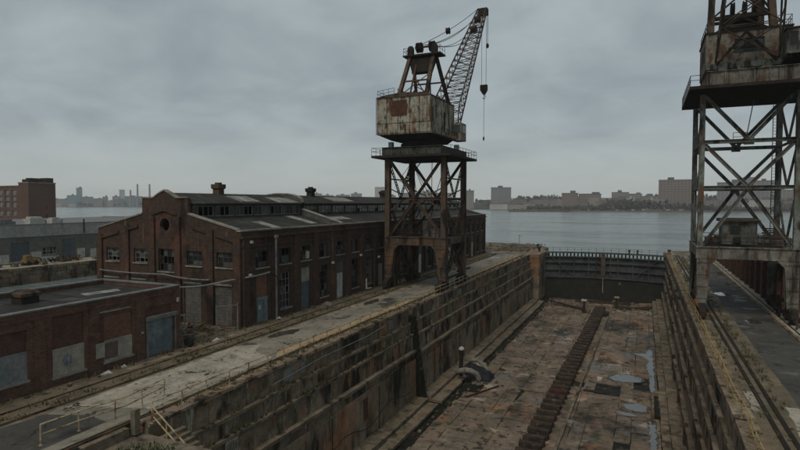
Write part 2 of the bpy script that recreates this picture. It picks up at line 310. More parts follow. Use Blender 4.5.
g = G(); g.quad((-3900, 139.6, -3), (3900, 139.6, -3), (3900, 3700, -3), (-3900, 3700, -3)); g.quad((-3900, -300, -3), (-57, -300, -3), (-57, 139.6, -3), (-3900, 139.6, -3))
struct(g.build('water', m_water, fix=False))
g = G(); g.quad((-25.6, 5, -11.12), (5.8, 5, -11.12), (5.8, 140, -11.12), (-25.6, 140, -11.12))
struct(g.build('dock_floor_bed', m_joint, fix=False))
# floor slabs
g = G(); x = -19.95
cols = [1.85, 2.9, 1.7, 3.1, 1.2, 2.6, 1.3, 2.9, 1.5, 1.9, .8]
for w in cols:
    y = 34 + R.uniform(-2, 0)
    while y < 134:
        L = R.choice((R.uniform(1.3, 2.4), R.uniform(2.4, 5.2)))
        z = -11 + R.uniform(-.035, .03) - (.07 if R.random() < .05 else 0)
        a, b = R.uniform(.005, .05), R.uniform(.005, .05)
        if R.random() > .025:
            g.box(x + a, x + w - a, y + b, y + L - b, -11.3, z, .045)
        y += L
    x += w
struct(g.build('dock_floor', m_floor))

# quay surfaces (thin sheets, 4 mm steps)
def sheet(name, mat, pts, z, jag=0, kind='structure', step=1.0):
    out = []
    for i, p in enumerate(pts):
        q = pts[(i + 1) % len(pts)]; n = max(1, int(math.dist(p, q) / step)) if jag else 1
        for k in range(n):
            t = k / n; out.append((p[0] + (q[0] - p[0]) * t + R.uniform(-jag, jag), p[1] + (q[1] - p[1]) * t + R.uniform(-jag, jag), z))
    g = G(); g.add(out, [tuple(range(len(out)))]); o = g.build(name, mat, fix=False)
    o.data.polygons[0].flip() if o.data.polygons[0].normal.z < 0 else None
    return struct(o, kind)
sheet('quay_road', m_asph, [(-31.0, -10), (-25.8, -10), (-25.8, 127), (-31.0, 127)], .004, .22, step=.8)
sheet('quay_concrete', m_conc, [(-31.0, 20.6), (-26.2, 22.6), (-26.1, 34.2), (-28.4, 34.8), (-29.5, 37.0), (-31.1, 35.6)], .010, .16, step=.7)
sheet('concrete_edge', m_coping, [(-34.1, 27.5), (-33.6, 27.5), (-33.65, 39), (-34.2, 39)], .008, .10, step=.6)
sheet('dark_asphalt', m_asph_dark, [(-31.1, 12), (-26.6, 12), (-26.7, 20.2), (-28.5, 20.4), (-31.0, 19.6)], .008, .10)
sheet('tan_strip', m_tan, [(-26.8, 35.5), (-25.75, 34.0), (-25.75, 62), (-26.6, 62)], .009, .07)
sheet('tan_strip', m_tan, [(-26.5, 86), (-25.75, 86), (-25.75, 122), (-26.5, 122)], .009, .10)
sheet('wet_patch', m_puddle, [(-30.8, 39.6), (-30, 39.2), (-29.3, 41), (-29.8, 43.5), (-30.6, 42.4)], .0125, .25, step=.6)
sheet('wet_patch', m_puddle, [(-30.7, 57.6), (-29.8, 56), (-29.3, 59), (-30.3, 61)], .0125, .25, step=.6)
sheet('wet_patch', m_puddle, [(-30.6, 92), (-29.6, 90), (-28.9, 96), (-30, 99)], .0125, .35, step=.7)
sheet('dock_road', m_asph_dark, [(8.3, -10), (12.2, -10), (12.4, 140), (8.8, 140)], .004, .10)
sheet('side_pavement', m_conc, [(12.5, 40), (13.7, 40), (13.8, 140), (12.6, 140)], .10, .04)
g = G()
y = 40
while y < 140:
    L = R.uniform(1.6, 2.4); g.box(12.35, 12.6, y + .02, y + L - .02, -.1, .12 + R.uniform(-.01, .01), .01); y += L
struct(g.build('kerb', m_coping))
sheet('road_slab', m_conc, [(7.3, 30), (8.25, 30.5), (8.3, 38), (7.7, 38)], .008, .12, step=.7)
sheet('road_slab', m_conc, [(5.8, 36.6), (6.5, 36.2), (6.6, 40.5), (5.9, 40.2)], .008, .12, step=.7)
for c, rx, ry in (((9.5, 82.6), .95, 1.5), ((12.0, 106.5), .6, 2.2), ((10.2, 64.6), .75, 1.3), ((11.4, 93), .3, 1.4)):
    sheet('puddle', m_puddle, [(c[0] + rx * math.cos(t), c[1] + ry * math.sin(t)) for t in [k * math.pi / 8 for k in range(16)]], .012, .16, step=9)
def puddle(pts, z=-10.955):
    cx_ = sum(p[0] for p in pts) / len(pts); cy_ = sum(p[1] for p in pts) / len(pts)
    sheet('wet_margin', m_wetmud, [(cx_ + (p[0] - cx_) * 1.22, cy_ + (p[1] - cy_) * 1.12) for p in pts], z - .005, .22, step=.35)
    sheet('puddle', m_puddle, pts, z, .13, step=.3)
puddle([(-3.9, 75.9), (-3.2, 77.8), (-1.6, 78.2), (-.1, 77.2), (-.2, 75.6), (-1.9, 74.8), (-3.2, 74.9)])
puddle([(.75, 94), (1.4, 92.5), (1.5, 71.4), (.95, 71), (.9, 79.5), (.5, 84), (.95, 86), (.1, 88.4), (-1.4, 89.6), (.5, 90.4)])
puddle([(-1.9, 66.4), (-.6, 67.2), (.5, 66.6), (.6, 64.9), (-.6, 64.6), (-1.6, 65.3)])
puddle([(.75, 62.3), (1.35, 62.0), (1.4, 50), (.8, 50), (.85, 56)])
puddle([(-2.6, 63.6), (-1.2, 64.0), (-.4, 63.2), (-1.4, 62.8)])

# rails and crane tracks
for X, nm, lab in ((-33.05, 'railway_track', 'pair of rusty rails sunk in dirt along the brick building fronts'),):
    t = thing(nm, lab, 'rail track', (X + .8, 10, 0))
    for k in (0, 1.62):
        g = G(); g.box(X + k - .035, X + k + .035, 8, 126, -.05, .07); g.box(X + k - .075, X + k + .075, 8, 126, -.05, .025); g.build('rail', m_rust, t)
    for k in (-.2, 1.36):
        g = G(); g.box(X + k, X + k + .13, 8, 126, -.05, .016); g.build('flangeway', m_joint, t)
t = thing('crane_rail', 'dark grooved crane rail running beside the yellowed left dock railing', 'rail track', (-25.35, 10, 0))
g = G(); g.box(-25.40, -25.30, 8, 126, -.05, .09); g.build('rail', m_rust, t)
g = G(); g.box(-25.72, -25.42, 8, 126, -.05, .03); g.build('flangeway', m_joint, t)
t = thing('crane_rail', 'pair of dark crane rails along the right dock apron beside the road', 'rail track', (7.0, 10, 0))
for k in (6.45, 7.0):
    g = G(); g.box(k - .04, k + .04, 8, 140, -.05, .08); g.box(k + .09, k + .22, 8, 140, -.05, .02); g.build('rail', m_rust_dark, t)
t = thing('crane_rail', 'landward crane rail on the kerb side of the right hand road', 'rail track', (12.95, 10, .1))
g = G(); g.box(12.9, 13.0, 8, 140, .05, .17); g.build('rail', m_rust_dark, t)

# ------------------------------------------------------------------ dock walls
def dock_side(root, sgn, edge, tiers, y0, y1, groove=None):
    """tiers: (name, mat, dX inwards from edge, ztop, zbot, block length range, jitter, capname)"""
    for nm, mat, d, zt, zb, Lr, jit, back in tiers:
        g = G(); y = y0
        while y < y1:
            L = R.uniform(*Lr); e = min(y + L, y1)
            if not (groove and e > groove[0] and y < groove[1]):
                xf = edge + sgn * (d + R.uniform(-jit, jit))
                g.box(edge - sgn * back, xf, y + .018, e - .018, zb, zt + R.uniform(-jit, jit * .3), .022)
            y = e
        g.build(nm, mat, root)
dl = thing('dock_wall', 'stained stepped concrete wall on the left of the dry dock', 'dock wall', (-24.4, 20, -11))
def left_section(y0, y1, z1, z2, z3):
    dock_side(dl, 1, -24.4, [
    ('coping', m_coping, 0.05, .04, -.20, (1.8, 4.0), .03, 1.04),
    ('upper_masonry', m_wall_up, -.05, -.22, z1 - .0, (1.4, 3.8), .025, 1.02),
    ('ledge', m_ledge, .30, z1, z1 - .22, (2.2, 5.2), .014, 1.0),
    ('upper_masonry', m_wall_up, .22, z1 - .24, z2, (1.4, 4.0), .025, 1.0),
    ('ledge', m_ledge, .56, z2, z2 - .22, (2.2, 5.2), .014, 1.0),
    ('upper_masonry', m_wall_up, .47, z2 - .24, z3, (1.6, 4.2), .025, 1.0),
    ('ledge', m_ledge, .95, z3, z3 - .28, (2.6, 5.6), .014, 1.0),
    ('upper_masonry', m_wall_up, .82, z3 - .30, z3 - 1.0, (1.6, 3.6), .04, 1.0),
    ('lower_wall', m_wall_low, .90, z3 - 1.03, -10.1, (2.4, 4.2), .05, 1.0),
    ('step', m_ledge, 2.35, -10.1, -10.5, (1.8, 3.8), .07, 1.0),
    ('step', m_ledge, 3.6, -10.52, -10.85, (1.8, 3.8), .07, .9),
    ('gutter', m_joint, 4.6, -10.96, -11.3, (1.2, 3.0), .15, 1.0)], y0, y1)
dl_y = left_section(21.0, 56.9, -1.7, -2.9, -4.7)
left_section(57.8, 128, -1.6, -3.2, -5.2)
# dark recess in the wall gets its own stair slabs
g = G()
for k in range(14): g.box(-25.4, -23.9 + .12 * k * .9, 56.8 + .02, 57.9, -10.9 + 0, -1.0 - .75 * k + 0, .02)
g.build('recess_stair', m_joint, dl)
# wall stains left by fixings: vertical pipes, plates, graffiti panel
g = G()
for y in (38.4, 47.2, 62.5, 71, 79.5, 88, 96.5): g.tube((-23.40, y, -5.9), (-23.40, y, -10.1), .05, 6)
g.build('drain_pipe', m_rust_dark, dl)
g = G()
for y, w in ((28.6, 1.1), (44, .8), (66, 1.0)): g.box(-23.54, -23.42, y, y + w, -8.2, -6.2)
g.build('rust_plate', m_rustpanel, dl)
for (y, z, w, h, mt) in ((26.3, -3.6, 1.15, 1.0, m_board),):
    g = G(); g.box(-23.92, -23.86, y, y + w, z - .45, z + h - .45); pb = g.build('painted_panel', mt, dl)
    g = G()
    for k in range(6):
        yy = y + .1 + k * .17; zz = z - .3 + R.uniform(0, .1)
        g.path([(-23.85, yy, zz), (-23.85, yy + R.uniform(.02, .12), zz + .3), (-23.85, yy - .03 + R.uniform(0, .1), zz + .45), (-23.85, yy + .1, zz + .6)], .022, 4)
    g.build('graffiti', m_rust_dark, pb)
for (y, w) in ((33.2, 1.2), (35.3, .5), (51.5, .8), (75, 1.2)):
    g = G(); g.box(-24.52, -24.34, y, y + w, -1.35, -.5); g.build('pale_plate', m_galv, dl)
p = thing('wall_pipe', 'thin pale handrail pipe slung along the upper left dock wall', 'pipe', (-24.2, 31, -.8))
g = G(); g.path([(-24.15, 31.5, -1.05), (-24.15, 38, -.75), (-24.15, 46, -.8), (-24.15, 50, -.6)], .035, 6); g.build('pipe_run', m_galv, p)
g = G()
for y in (32, 36, 40, 44, 49): g.beam((-24.35, y, -.95), (-24.15, y, -.8), .05)
g.build('bracket', m_rust_dark, p)
p = thing('wall_pipe', 'sagging dark hose pipe hung low across the left dock wall', 'pipe', (-22.2, 30, -8))
g = G(); g.path([(-23.3, 29 + k * 1.6, -8.9 + .5 * math.sin(k * 1.1) + .03 * k) for k in range(18)], .035, 6); g.build('hose', m_rust_dark, p)

dr = thing('dock_wall', 'steep stepped altar wall of cracked blocks on the right of the dry dock', 'dock wall', (4.7, 20, -11))
dock_side(dr, -1, 4.75, [
    ('coping', m_coping, .05, .05, -.4, (1.6, 3.2), .03, 1.04),
    ('upper_masonry', m_wall_up, -.05, -.42, -1.7, (1.4, 3.6), .03, 1.02),
    ('ledge', m_ledge, .25, -1.7, -2.0, (1.8, 4.2), .05, 1.0),
    ('upper_masonry', m_wall_up, .19, -2.02, -3.6, (1.4, 3.8), .04, 1.0),
    ('ledge', m_ledge, .48, -3.6, -3.9, (1.8, 4.2), .05, 1.0),
    ('upper_masonry', m_wall_up, .41, -3.92, -5.7, (1.4, 3.8), .04, 1.0),
    ('ledge', m_ledge, .74, -5.7, -6.0, (1.8, 4.2), .05, 1.0),
    ('lower_wall', m_wall_low, .66, -6.02, -8.2, (2.0, 4.2), .04, 1.0),
    ('ledge', m_ledge, 1.08, -8.2, -8.5, (1.8, 4.2), .05, 1.0),
    ('lower_wall', m_wall_low, .98, -8.52, -10.0, (2.0, 4.2), .04, 1.0),
    ('step', m_ledge, 2.1, -10.0, -10.5, (1.2, 2.8), .06, 1.0),
    ('step', m_ledge, 2.9, -10.52, -10.8, (1.2, 2.6), .06, 1.0)], 22.0, 141)
g = G()
for k in range(34):
    y = 30 + k * 4.0 + R.uniform(-1, 1); z = R.choice((-1.7, -3.6, -5.7, -8.2)); d = {-1.7: .25, -3.6: .48, -5.7: .74, -8.2: 1.08}[z]
    g.box(4.75 - d - .14, 4.75 - d + .2, y, y + R.uniform(.25, .5), z - R.uniform(1.2, 1.8), z + R.uniform(.0, .5), .04)
g.build('fender_post', m_timber, dr)
pier = thing('pier_head', 'pale stone abutment where the dry dock gate meets the left quay', 'dock wall', (-23, 132, -11))
g = G()
z = -10.8
while z < -.1:
    h = R.uniform(.9, 1.3); zt = min(z + h - .02, 0.05)
    for a, b in ((128.05, 130.8), (130.84, 133.6), (133.64, 141)): g.box(-25.3, -22.2 + R.uniform(-.04, .04), a, b, z, zt, .03)
    z += h
g.build('stone_blocks', m_wall_low, pier)
pier = thing('pier_head', 'stone abutment where the dry dock gate meets the right quay', 'dock wall', (5, 142, -11))
g = G(); z = -10.8
while z < -.1:
    h = R.uniform(.9, 1.3); zt = min(z + h - .02, 0.05)
    for a, b in ((141.05, 143.8), (143.84, 147)): g.box(5.9, 4.3 + R.uniform(-.04, .04), a, b, z, zt, .03)
    z += h
g.build('stone_blocks', m_wall_low, pier)

# ---- dock head corner (left foreground): sunken grassy landing with stairs
hd = thing('dock_head_wall', 'mossy concrete landing at the near left corner of the dry dock', 'dock wall', (-23, 16, -3))
g = G(); g.box(-25.45, -19, 5, 20.95, -11.2, -.55, .02); g.box(-25.45, -24.9, 5, 20.2, -.55, -.01, .02); g.build('landing', m_ledge, hd)
g = G()
for k in range(9): g.box(-23.6 + k * .32, -23.28 + k * .32, 20.99, 22.6, -4.5, -.55 - .22 * k, .015)
g.build('stair', m_ledge, hd)
g = G(); g.box(-24.95, -24.62, 20.3, 20.65, -.4, .95, .01); g.build('end_post', m_ledge, hd)
sheet('dark_pit', m_joint, [(-25.3, 14.5), (-24.75, 14.5), (-24.75, 17.4), (-25.3, 17.6)], -.010, .05)
g = G()
for k in range(2600):
    x, y = R.uniform(-24.3, -20.8), R.uniform(14.5, 20.3)
    if (x + 22.6) ** 2 / 3.4 + (y - 17.6) ** 2 / 8 > R.uniform(.6, 1.3): continue
    h = R.uniform(.06, .28); a = R.uniform(0, 6.3); w = .03
    dx, dy = math.cos(a), math.sin(a)
    g.add([(x - dy * w, y + dx * w, -.56), (x + dy * w, y - dx * w, -.56), (x + dx * h * .5, y + dy * h * .5, -.55 + h)], [(0, 1, 2)])
struct(g.build('grass', m_grass, fix=False), 'stuff')
g = G()      # dry weeds along wall feet and joints
spots = [(-32.3 + R.uniform(-.6, .8), R.uniform(14, 126), 0, .3) for _ in range(330)] + [(-25.0 + R.uniform(-.3, .2), R.uniform(22, 126), .04, .15) for _ in range(160)] + [(6.0 + R.uniform(-.4, .4), R.uniform(32, 135), 0, .2) for _ in range(90)] + [(-34.75, R.uniform(14, 128), .0, .25) for _ in range(260)] + [(-25.55 + R.uniform(-.1, .1), R.uniform(22, 126), 0, .12) for _ in range(260)] + \
        [(R.uniform(-19.6, 2), R.uniform(60, 132), -10.98, .25) for _ in range(120)] + [(7.6 + R.uniform(-.3, .3), R.uniform(35, 135), 0, .2) for _ in range(160)] + \
        [(R.uniform(-35, -28), R.uniform(134, 158), 0, .6) for _ in range(200)] + [(-41 + R.uniform(0, 6), R.uniform(34.2, 40.6), 0, .3) for _ in range(60)] + \
        [(-24.22 + R.uniform(-.06, .06), R.uniform(22, 125), -1.68, .06) for _ in range(150)] + [(-23.98, R.uniform(22, 56), -2.88, .06) for _ in range(100)]
for x, y, z, sp in spots:
    for k in range(9):
        a = R.uniform(0, 6.3); h = R.uniform(.08, .32); px, py = x + R.uniform(-sp, sp), y + R.uniform(-sp, sp) * 1.5
        dx, dy = math.cos(a), math.sin(a); w = .04
        g.add([(px - dy * w, py + dx * w, z), (px + dy * w, py - dx * w, z), (px + dx * h * .6, py + dy * h * .6, z + h)], [(0, 1, 2)])
struct(g.build('weeds', m_weed, fix=False), 'stuff')
g = G()      # rubble and grit
def chunk(x, y, z, s): g.box(x - s, x + s * R.uniform(.5, 1.2), y - s, y + s * R.uniform(.5, 1.3), z - .02, z + s * R.uniform(.6, 1.2), s * .35)
for _ in range(240): chunk(-34.6 + abs(R.gauss(0, .5)), R.uniform(14, 128), 0, R.uniform(.03, .13))
for _ in range(130): chunk(R.uniform(-33, -26), R.uniform(18, 125), 0, R.uniform(.02, .07))
for _ in range(220): chunk(R.uniform(-20.6, -19.2), R.uniform(48, 130), -10.97, R.uniform(.03, .15) * R.uniform(.5, 1.3))
for _ in range(200): chunk(R.uniform(-19.5, 1.5), R.uniform(48, 133), -11, R.uniform(.03, .14))
for _ in range(120): chunk(R.uniform(-20.5, 2), R.uniform(124, 134), -11, R.uniform(.06, .3))
for _ in range(100): chunk(R.uniform(-24.26, -24.16), R.uniform(24, 125), -1.7, R.uniform(.03, .1))
for _ in range(80): chunk(R.uniform(5.2, 8), R.uniform(32, 130), 0, R.uniform(.03, .1))
for _ in range(150): chunk(R.uniform(-41, -25), R.uniform(134, 160), 0, R.uniform(.06, .35))
for _ in range(90): chunk(R.uniform(-41, -35.5), R.uniform(34, 40.5), 0, R.uniform(.03, .14))
struct(g.build('rubble', m_rubble), 'stuff')
def mound(x, y, rx, ry, h, label):
    g = G(); n, m = 14, 4; vs = [(x, y, h)]
    fs = []
    for k in range(1, m + 1):
        for i in range(n):
            t = 2 * math.pi * i / n; q = k / m
            vs.append((x + rx * q * math.cos(t) * R.uniform(.9, 1.1), y + ry * q * math.sin(t) * R.uniform(.9, 1.1), max(-.02, h * (1 - q) ** .8 + R.uniform(-.12, .12) * h) if k < m else -.02))
    for i in range(n):
        fs.append((0, 1 + i, 1 + (i + 1) % n))
        for k in range(m - 1): fs.append((1 + k * n + i, 1 + (k + 1) * n + i, 1 + (k + 1) * n + (i + 1) % n, 1 + k * n + (i + 1) % n))
    g.add(vs, fs); tag(g.build('rubble_mound', m_rubble), label, 'rubble mound')
mound(-38.5, 152, 3.0, 2.4, .7, 'low brown rubble mound beyond the far end of the brick warehouse')
mound(-29.5, 153, 2.2, 2, .8, 'dark rubble heap with scrap on the quay tip beside the dock gate')
mound(-34.0, 157, 2.6, 2, .5, 'flat gravel heap at the water edge of the left quay')
mound(-33.9, 54.6, .7, 1.0, .45, 'small brown dirt heap against the warehouse wall by the third tall window')

# ------------------------------------------------------------------ railings
def railing(name, label, pts, spacing, mat, h=1.02, rails=(1.0, .52), r=.042, pr=.036):
    t = thing(name, label, 'railing', pts[0]); post = None
    for k in rails:
        g = G(); g.path([(p[0], p[1], p[2] + h * k) for p in pts], r, 6); g.build('top_rail' if k == 1.0 else 'mid_rail', mat, t)
    L = [0]
    for a, b in zip(pts, pts[1:]): L.append(L[-1] + math.dist(a, b))
    n = max(1, round(L[-1] / spacing))
    for i in range(n + 1):
        d = L[-1] * i / n; k = max(j for j in range(len(L)) if L[j] <= d + 1e-6); k = min(k, len(pts) - 2)
        f = (d - L[k]) / (L[k + 1] - L[k]); p = [pts[k][c] + (pts[k + 1][c] - pts[k][c]) * f for c in range(3)]
        if post is None:
            g = G(); q = pts[0]; g.tube((q[0], q[1], q[2] - .04), (q[0], q[1], q[2] + h), pr, 6); g.box(q[0] - .08, q[0] + .08, q[1] - .08, q[1] + .08, q[2], q[2] + .02)
            post = g.build('post', mat, t); o = post
        else: o = post.copy(); COL.objects.link(o); o.parent = t
        o.location = [p[c] - pts[0][c] for c in range(3)]; o.rotation_euler = (R.uniform(-.05, .05), R.uniform(-.05, .05), 0)
    return t
wob = [( -24.6 + R.uniform(-.05, .05), 21.5 + k * 4.1, .05 + R.uniform(-.04, .04)) for k in range(26)]
railing('railing', 'long rusty yellowed pipe railing along the left edge of the dry dock', wob, 2.02, m_rail)
railing('railing', 'bright yellow double pipe railing along the right edge of the dry dock', [(5.0 + R.uniform(-.05, .05) + (.12 if k % 3 == 0 else 0), 22 + k * 3.8, .05) for k in range(31)], 2.6, m_rail_y, rails=(1.0, .55), r=.034)
railing('railing', 'short leaning pale railing beside the grassy landing in the near left corner', [(-27.1, 16.9, 0), (-27.0, 19.0, 0), (-26.6, 21.4, 0), (-27.2, 24.6, 0)], 2.2, m_rail, h=1.05)

railing('stair_railing', 'pale double handrail running down the stair into the near left dock corner', [(-24.3, 21.1, .0), (-23.6, 21.1, -.5), (-21.2, 21.2, -2.3), (-20.0, 21.2, -3.2)], 1.2, m_rail, rails=(1.0, .5))

# ------------------------------------------------------------------ caisson gate
XC, HW = -8.95, 13.3
def arc(x, off=0): return 137.2 + off + 2.6 * (1 - ((x - XC) / HW) ** 2)
cs = thing('caisson_gate', 'dark blue riveted steel caisson gate closing the far end of the dry dock', 'dock gate', (XC, 138, -11))
NS = 16; xs = [XC - HW + 2 * HW * i / NS for i in range(NS + 1)]
def curved(g, z0, z1, off0, off1):
    for a, b in zip(xs, xs[1:]):
        g.hull8([(a, arc(a, off0), z0), (b, arc(b, off0), z0), (b, arc(b, off1), z0), (a, arc(a, off1), z0)],
                [(a, arc(a, off0), z1), (b, arc(b, off0), z1), (b, arc(b, off1), z1), (a, arc(a, off1), z1)])
g = G(); curved(g, -6.2, -1.05, 0, .3); g.build('upper_plating', m_caisson, cs)
g = G(); curved(g, -11.3, -6.22, -.25, .35); g.build('lower_plating', m_caisson_low, cs)
for z in (-1.15, -2.5, -4.3, -6.15):
    g = G(); curved(g, z - .12, z + .12, -.55, -.01); g.build('girder', m_caisson, cs)
g = G()
for i in range(1, NS):
    if i % 2 == 0 or i in (7, 9): g.box(xs[i] - .14, xs[i] + .14, arc(xs[i], -.42), arc(xs[i], -.005), -6.0, -1.2)
g.build('rib', m_caisson, cs)
g = G()
for a, b in ((1, 4), (12, 15)):
    za, zb = (-1.3, -5.9) if a == 1 else (-5.9, -1.3)
    g.beam((xs[a], arc(xs[a], -.5), za), (xs[b], arc(xs[b], -.5), zb), .16)
g.build('brace', m_caisson, cs)
g = G(); curved(g, -.28, .0, -.7, 1.3); g.build('walkway', m_caisson, cs)
g = G()
for i in range(0, 33):
    x = XC - HW + 2 * HW * i / 32; g = G(); g.box(x - .16, x + .16, arc(x, -.1), arc(x, .25), -1.04, -.29); g.build('stanchion', m_caisson_low, cs)
g = G(); xx = xs[8]; g.box(xx - .5, xx + .5, arc(xx, -.75), arc(xx, -.56), -6.3, -.3); g.build('centre_post', m_caisson, cs)
g = G(); g.box(xx - .06, xx + .06, arc(xx, -.9), arc(xx, -.8), -9.6, -6.0); g.build('gauge_board', m_white, cs)
g = G()      # small pale graffiti letters
gx, gz = -5.4, -7.6
yy = arc(gx, -.29)
for k, st in enumerate(([(0, 0), (.25, .8), (.5, 0)], [(.5, .75), (.1, .7), (.1, .45), (.5, .35), (.45, .05), (.05, 0)], [(.05, 0), (.05, .75), (.45, .6), (.5, .2), (.05, 0)])):
    g.path([(gx + k * .62 + a, yy, gz + b) for a, b in st], .05, 4)
g.build('graffiti', m_white, cs)
railing('caisson_railing', 'thin dark handrail along the top of the caisson gate', [(x, arc(x, 1.1), 0.0) for x in xs], 1.7, m_rust_dark, h=1.0, r=.03)
for x, lab in ((-3.2, 'dark bollard standing on the caisson walkway right of its middle'), (-1.4, 'dark double bollard on the caisson walkway nearer the right abutment')):
    g = G(); g.lathe((x, arc(x, .3), 0), [(.28, 0), (.2, .08), (.17, .6), (.3, .68), (.3, .85), (.12, .92)], 12); tag(g.build('bollard', m_rust_dark), lab, 'bollard')
for x, y, lab in ((-23.6, 136.5, 'rusty mooring bollard on the left abutment of the gate'), (5.3, 140.0, 'stout rusty mooring post on the right abutment of the gate'), (-25.6, 146, 'rusty bollard at the tip of the left quay')):
    g = G(); g.lathe((x, y, 0), [(.4, 0), (.28, .12), (.24, .8), (.42, .92), (.42, 1.15), (.15, 1.25)], 12); tag(g.build('bollard', m_rust), lab, 'bollard')
for x, y, h, lab in ((-32.6, 156, 2.6, 'thin lamp post on the water edge of the left quay'),):
    g = G(); g.tube((x, y, 0), (x, y, h), .06, 6); g.box(x - .3, x + .3, y - .08, y + .08, h, h + .12); tag(g.build('lamp_post', m_rust_dark), lab, 'lamp post')

# ------------------------------------------------------------------ dock floor objects
kb = None; K = 0; y = 36.0
while y < 124:
    if kb is None:
        kb = thing('keel_block', 'dark timber capped keel block in the row along the dock floor', 'keel block', (-9.2, y, -11), 'keel blocks in a row down the dock floor')
        g = G(); g.box(-10.15, -8.25, y - .33, y + .33, -11.1, -10.45, .03); g.build('base', m_block, kb)
        g = G(); g.box(-10.25, -8.15, y - .29, y + .29, -10.45, -10.02, .03); g.build('timber_cap', m_timber, kb); o = kb
    else: o = copy_tree(kb)
    o.location = (-9.2 + R.uniform(-.06, .06) + .012 * (y - 50), y, -11 + R.uniform(-.06, .04)); o.rotation_euler = (0, R.uniform(-.02, .02), R.uniform(-.025, .025))
    K += 1
    if 64 < y < 65.6:
        o['label'] = 'keel block with a bright rust red timber cap'
        for ch in o.children:
            if ch.name.startswith('timber_cap'): ch.data = ch.data.copy(); ch.data.materials[0] = m_timber_red
    y += R.uniform(1.66, 1.8)
fl = thing('guide_rail', 'low dark timber sill running along the right of the keel block row', 'sill', (-7, 40, -11))
g = G(); yy = 36
while yy < 122:
    L = R.uniform(3, 6); g.box(-7.35 + .012 * (yy - 50), -7.08 + .012 * (yy - 50), yy, yy + L - .06, -11.05, -10.78 + R.uniform(-.05, .05), .03); yy += L
g.build('sill_timber', m_ledge, fl)
for a, b, w, lab in (((-19.8, 129.5, -10.75), (-11.5, 121.5, -10.75), .5, 'long dark timber baulk lying aslant left of the gate foot'),
                  ((-18.5, 126.0, -10.8), (-12.0, 124.0, -10.8), .4, 'shorter dark timber lying under the long baulk left of the keel row'),
                  ((-4.5, 125.5, -10.75), (2.2, 129.8, -10.7), .5, 'long timber baulk lying aslant right of the keel row end'),
                  ((-5.0, 128.6, -10.8), (1.2, 127.2, -10.8), .45, 'dark timber baulk crossing the slanted one right of the keel row'),
                  ((-14.5, 131.8, -10.7), (-2.5, 132.2, -10.7), .6, 'thick brown timber lying across the foot of the gate')):
    g = G(); g.beam(a, b, w, w * .8); tag(g.build('timber_baulk', m_timber), lab, 'timber')
def pstand(x, y, h, cap, lab):
    t = thing('shore_post', lab, 'post', (x, y, -11)); g = G(); g.box(x - .4, x + .4, y - .4, y + .4, -11, -10.6, .04); g.box(x - .22, x + .22, y - .22, y + .22, -10.6, -11 + h, .03); g.build('shaft', m_rust_dark, t)
    g = G(); g.box(x - .5, x + .5, y - .35, y + .35, -11 + h, -11 + h + .35, .05); g.build('cap', cap, t)
pstand(-11.3, 119.5, 2.4, m_white, 'dark post with a pale cap left of the keel row near the gate')
pstand(-5.3, 127.5, 2.2, m_tan, 'stubby post with a yellowish cap right of the keel row near the gate')
g = G(); g.box(-8.6, -6.4, 117.0, 119.6, -11.05, -10.45, .03); tag(g.build('pit_block', m_rust_dark), 'black block standing in for a dark floor pit right of the far end of the keel row', 'block')  # black colour stands in for the shade inside a pit in the floor
g = G(); g.box(-9.6, -5.9, 125.2, 127, -11.05, -10.2, .04); tag(g.build('stone_plinth', m_coping), 'reddish stone plinth at the far end of the keel row', 'plinth')
# pipe elbows, tarpaulin bundle and post at the left wall foot
pb = thing('pipe_elbow', 'large pale bent pipe lying at the foot of the left dock wall', 'pipe', (-20.5, 66.5, -10.7))
g = G(); g.path([(-21.6, 65.9, -9.6), (-20.7, 66.1, -9.3), (-19.9, 66.2, -9.35), (-19.2, 66.4, -9.7), (-18.9, 66.5, -10.3), (-18.85, 66.5, -11)], .36, 12); g.build('bent_pipe', m_pale_pipe, pb, True)
g = G(); g.path([(-18.86, 66.5, -10.75), (-18.85, 66.5, -11)], .55, 12); g.build('flange', m_pale_pipe, pb)
pb = thing('tarpaulin_bundle', 'dark blue tarpaulin draped bundle behind the pale bent pipe', 'tarpaulin', (-19.5, 69, -11))
g = G(); n = 12
prof = []
for i in range(9):
    t = i / 8; xx = -21.2 + 3.4 * t
    ring = []
    for k in range(n):
        a = math.pi * k / (n - 1); hh = (1.9 - .75 * t - .5 * t * t) * (1 if 0 < i < 8 else .55)
        ring.append((xx + R.uniform(-.08, .08), 69 + 1.25 * math.cos(a) + R.uniform(-.07, .07), -10.95 + hh * math.sin(a) ** .8 + R.uniform(-.05, .05)))
    prof.append(ring)
vs = [p for r_ in prof for p in r_]; fs = [(i * n + k, i * n + k + 1, (i + 1) * n + k + 1, (i + 1) * n + k) for i in range(8) for k in range(n - 1)]
fs += [tuple(range(n)), tuple(range(8 * n, 9 * n))]
g.add(vs, fs); g.build('cover', m_tarp, pb, True)
g = G(); g.path([(-21, 69.8, -9.1), (-20.2, 70, -8.95), (-19.3, 69.9, -9.4), (-18.6, 69.8, -10.2), (-18.3, 69.7, -10.95)], .3, 8); g.build('pale_pipe', m_pale_pipe, pb, True)
pb = thing('shore_post', 'tall dark post with a rounded white cap at the left wall foot', 'post', (-21.7, 67.5, -10))
g = G(); g.tube((-21.55, 67.3, -10.4), (-21.45, 67.3, -7.1), .28, 10); g.build('shaft', m_rust_dark, pb)
g = G(); g.lathe((-21.45, 67.3, -7.1), [(.36, 0), (.38, .15), (.28, .36), (.05, .46)], 12); g.build('cap', m_white, pb, True)
g = G(); g.box(-20.9, -19.6, 72, 73.2, -11, -10.2, .12); tag(g.build('stone_block', m_conc), 'pale broken stone block beyond the blue bundle', 'stone block')
g = G(); g.beam((-18.9, 61, -10.85), (-16.3, 66.5, -10.85), .14); tag(g.build('loose_plank', m_timber_red), 'thin red brown plank lying on the floor beside the pale pipe', 'plank')
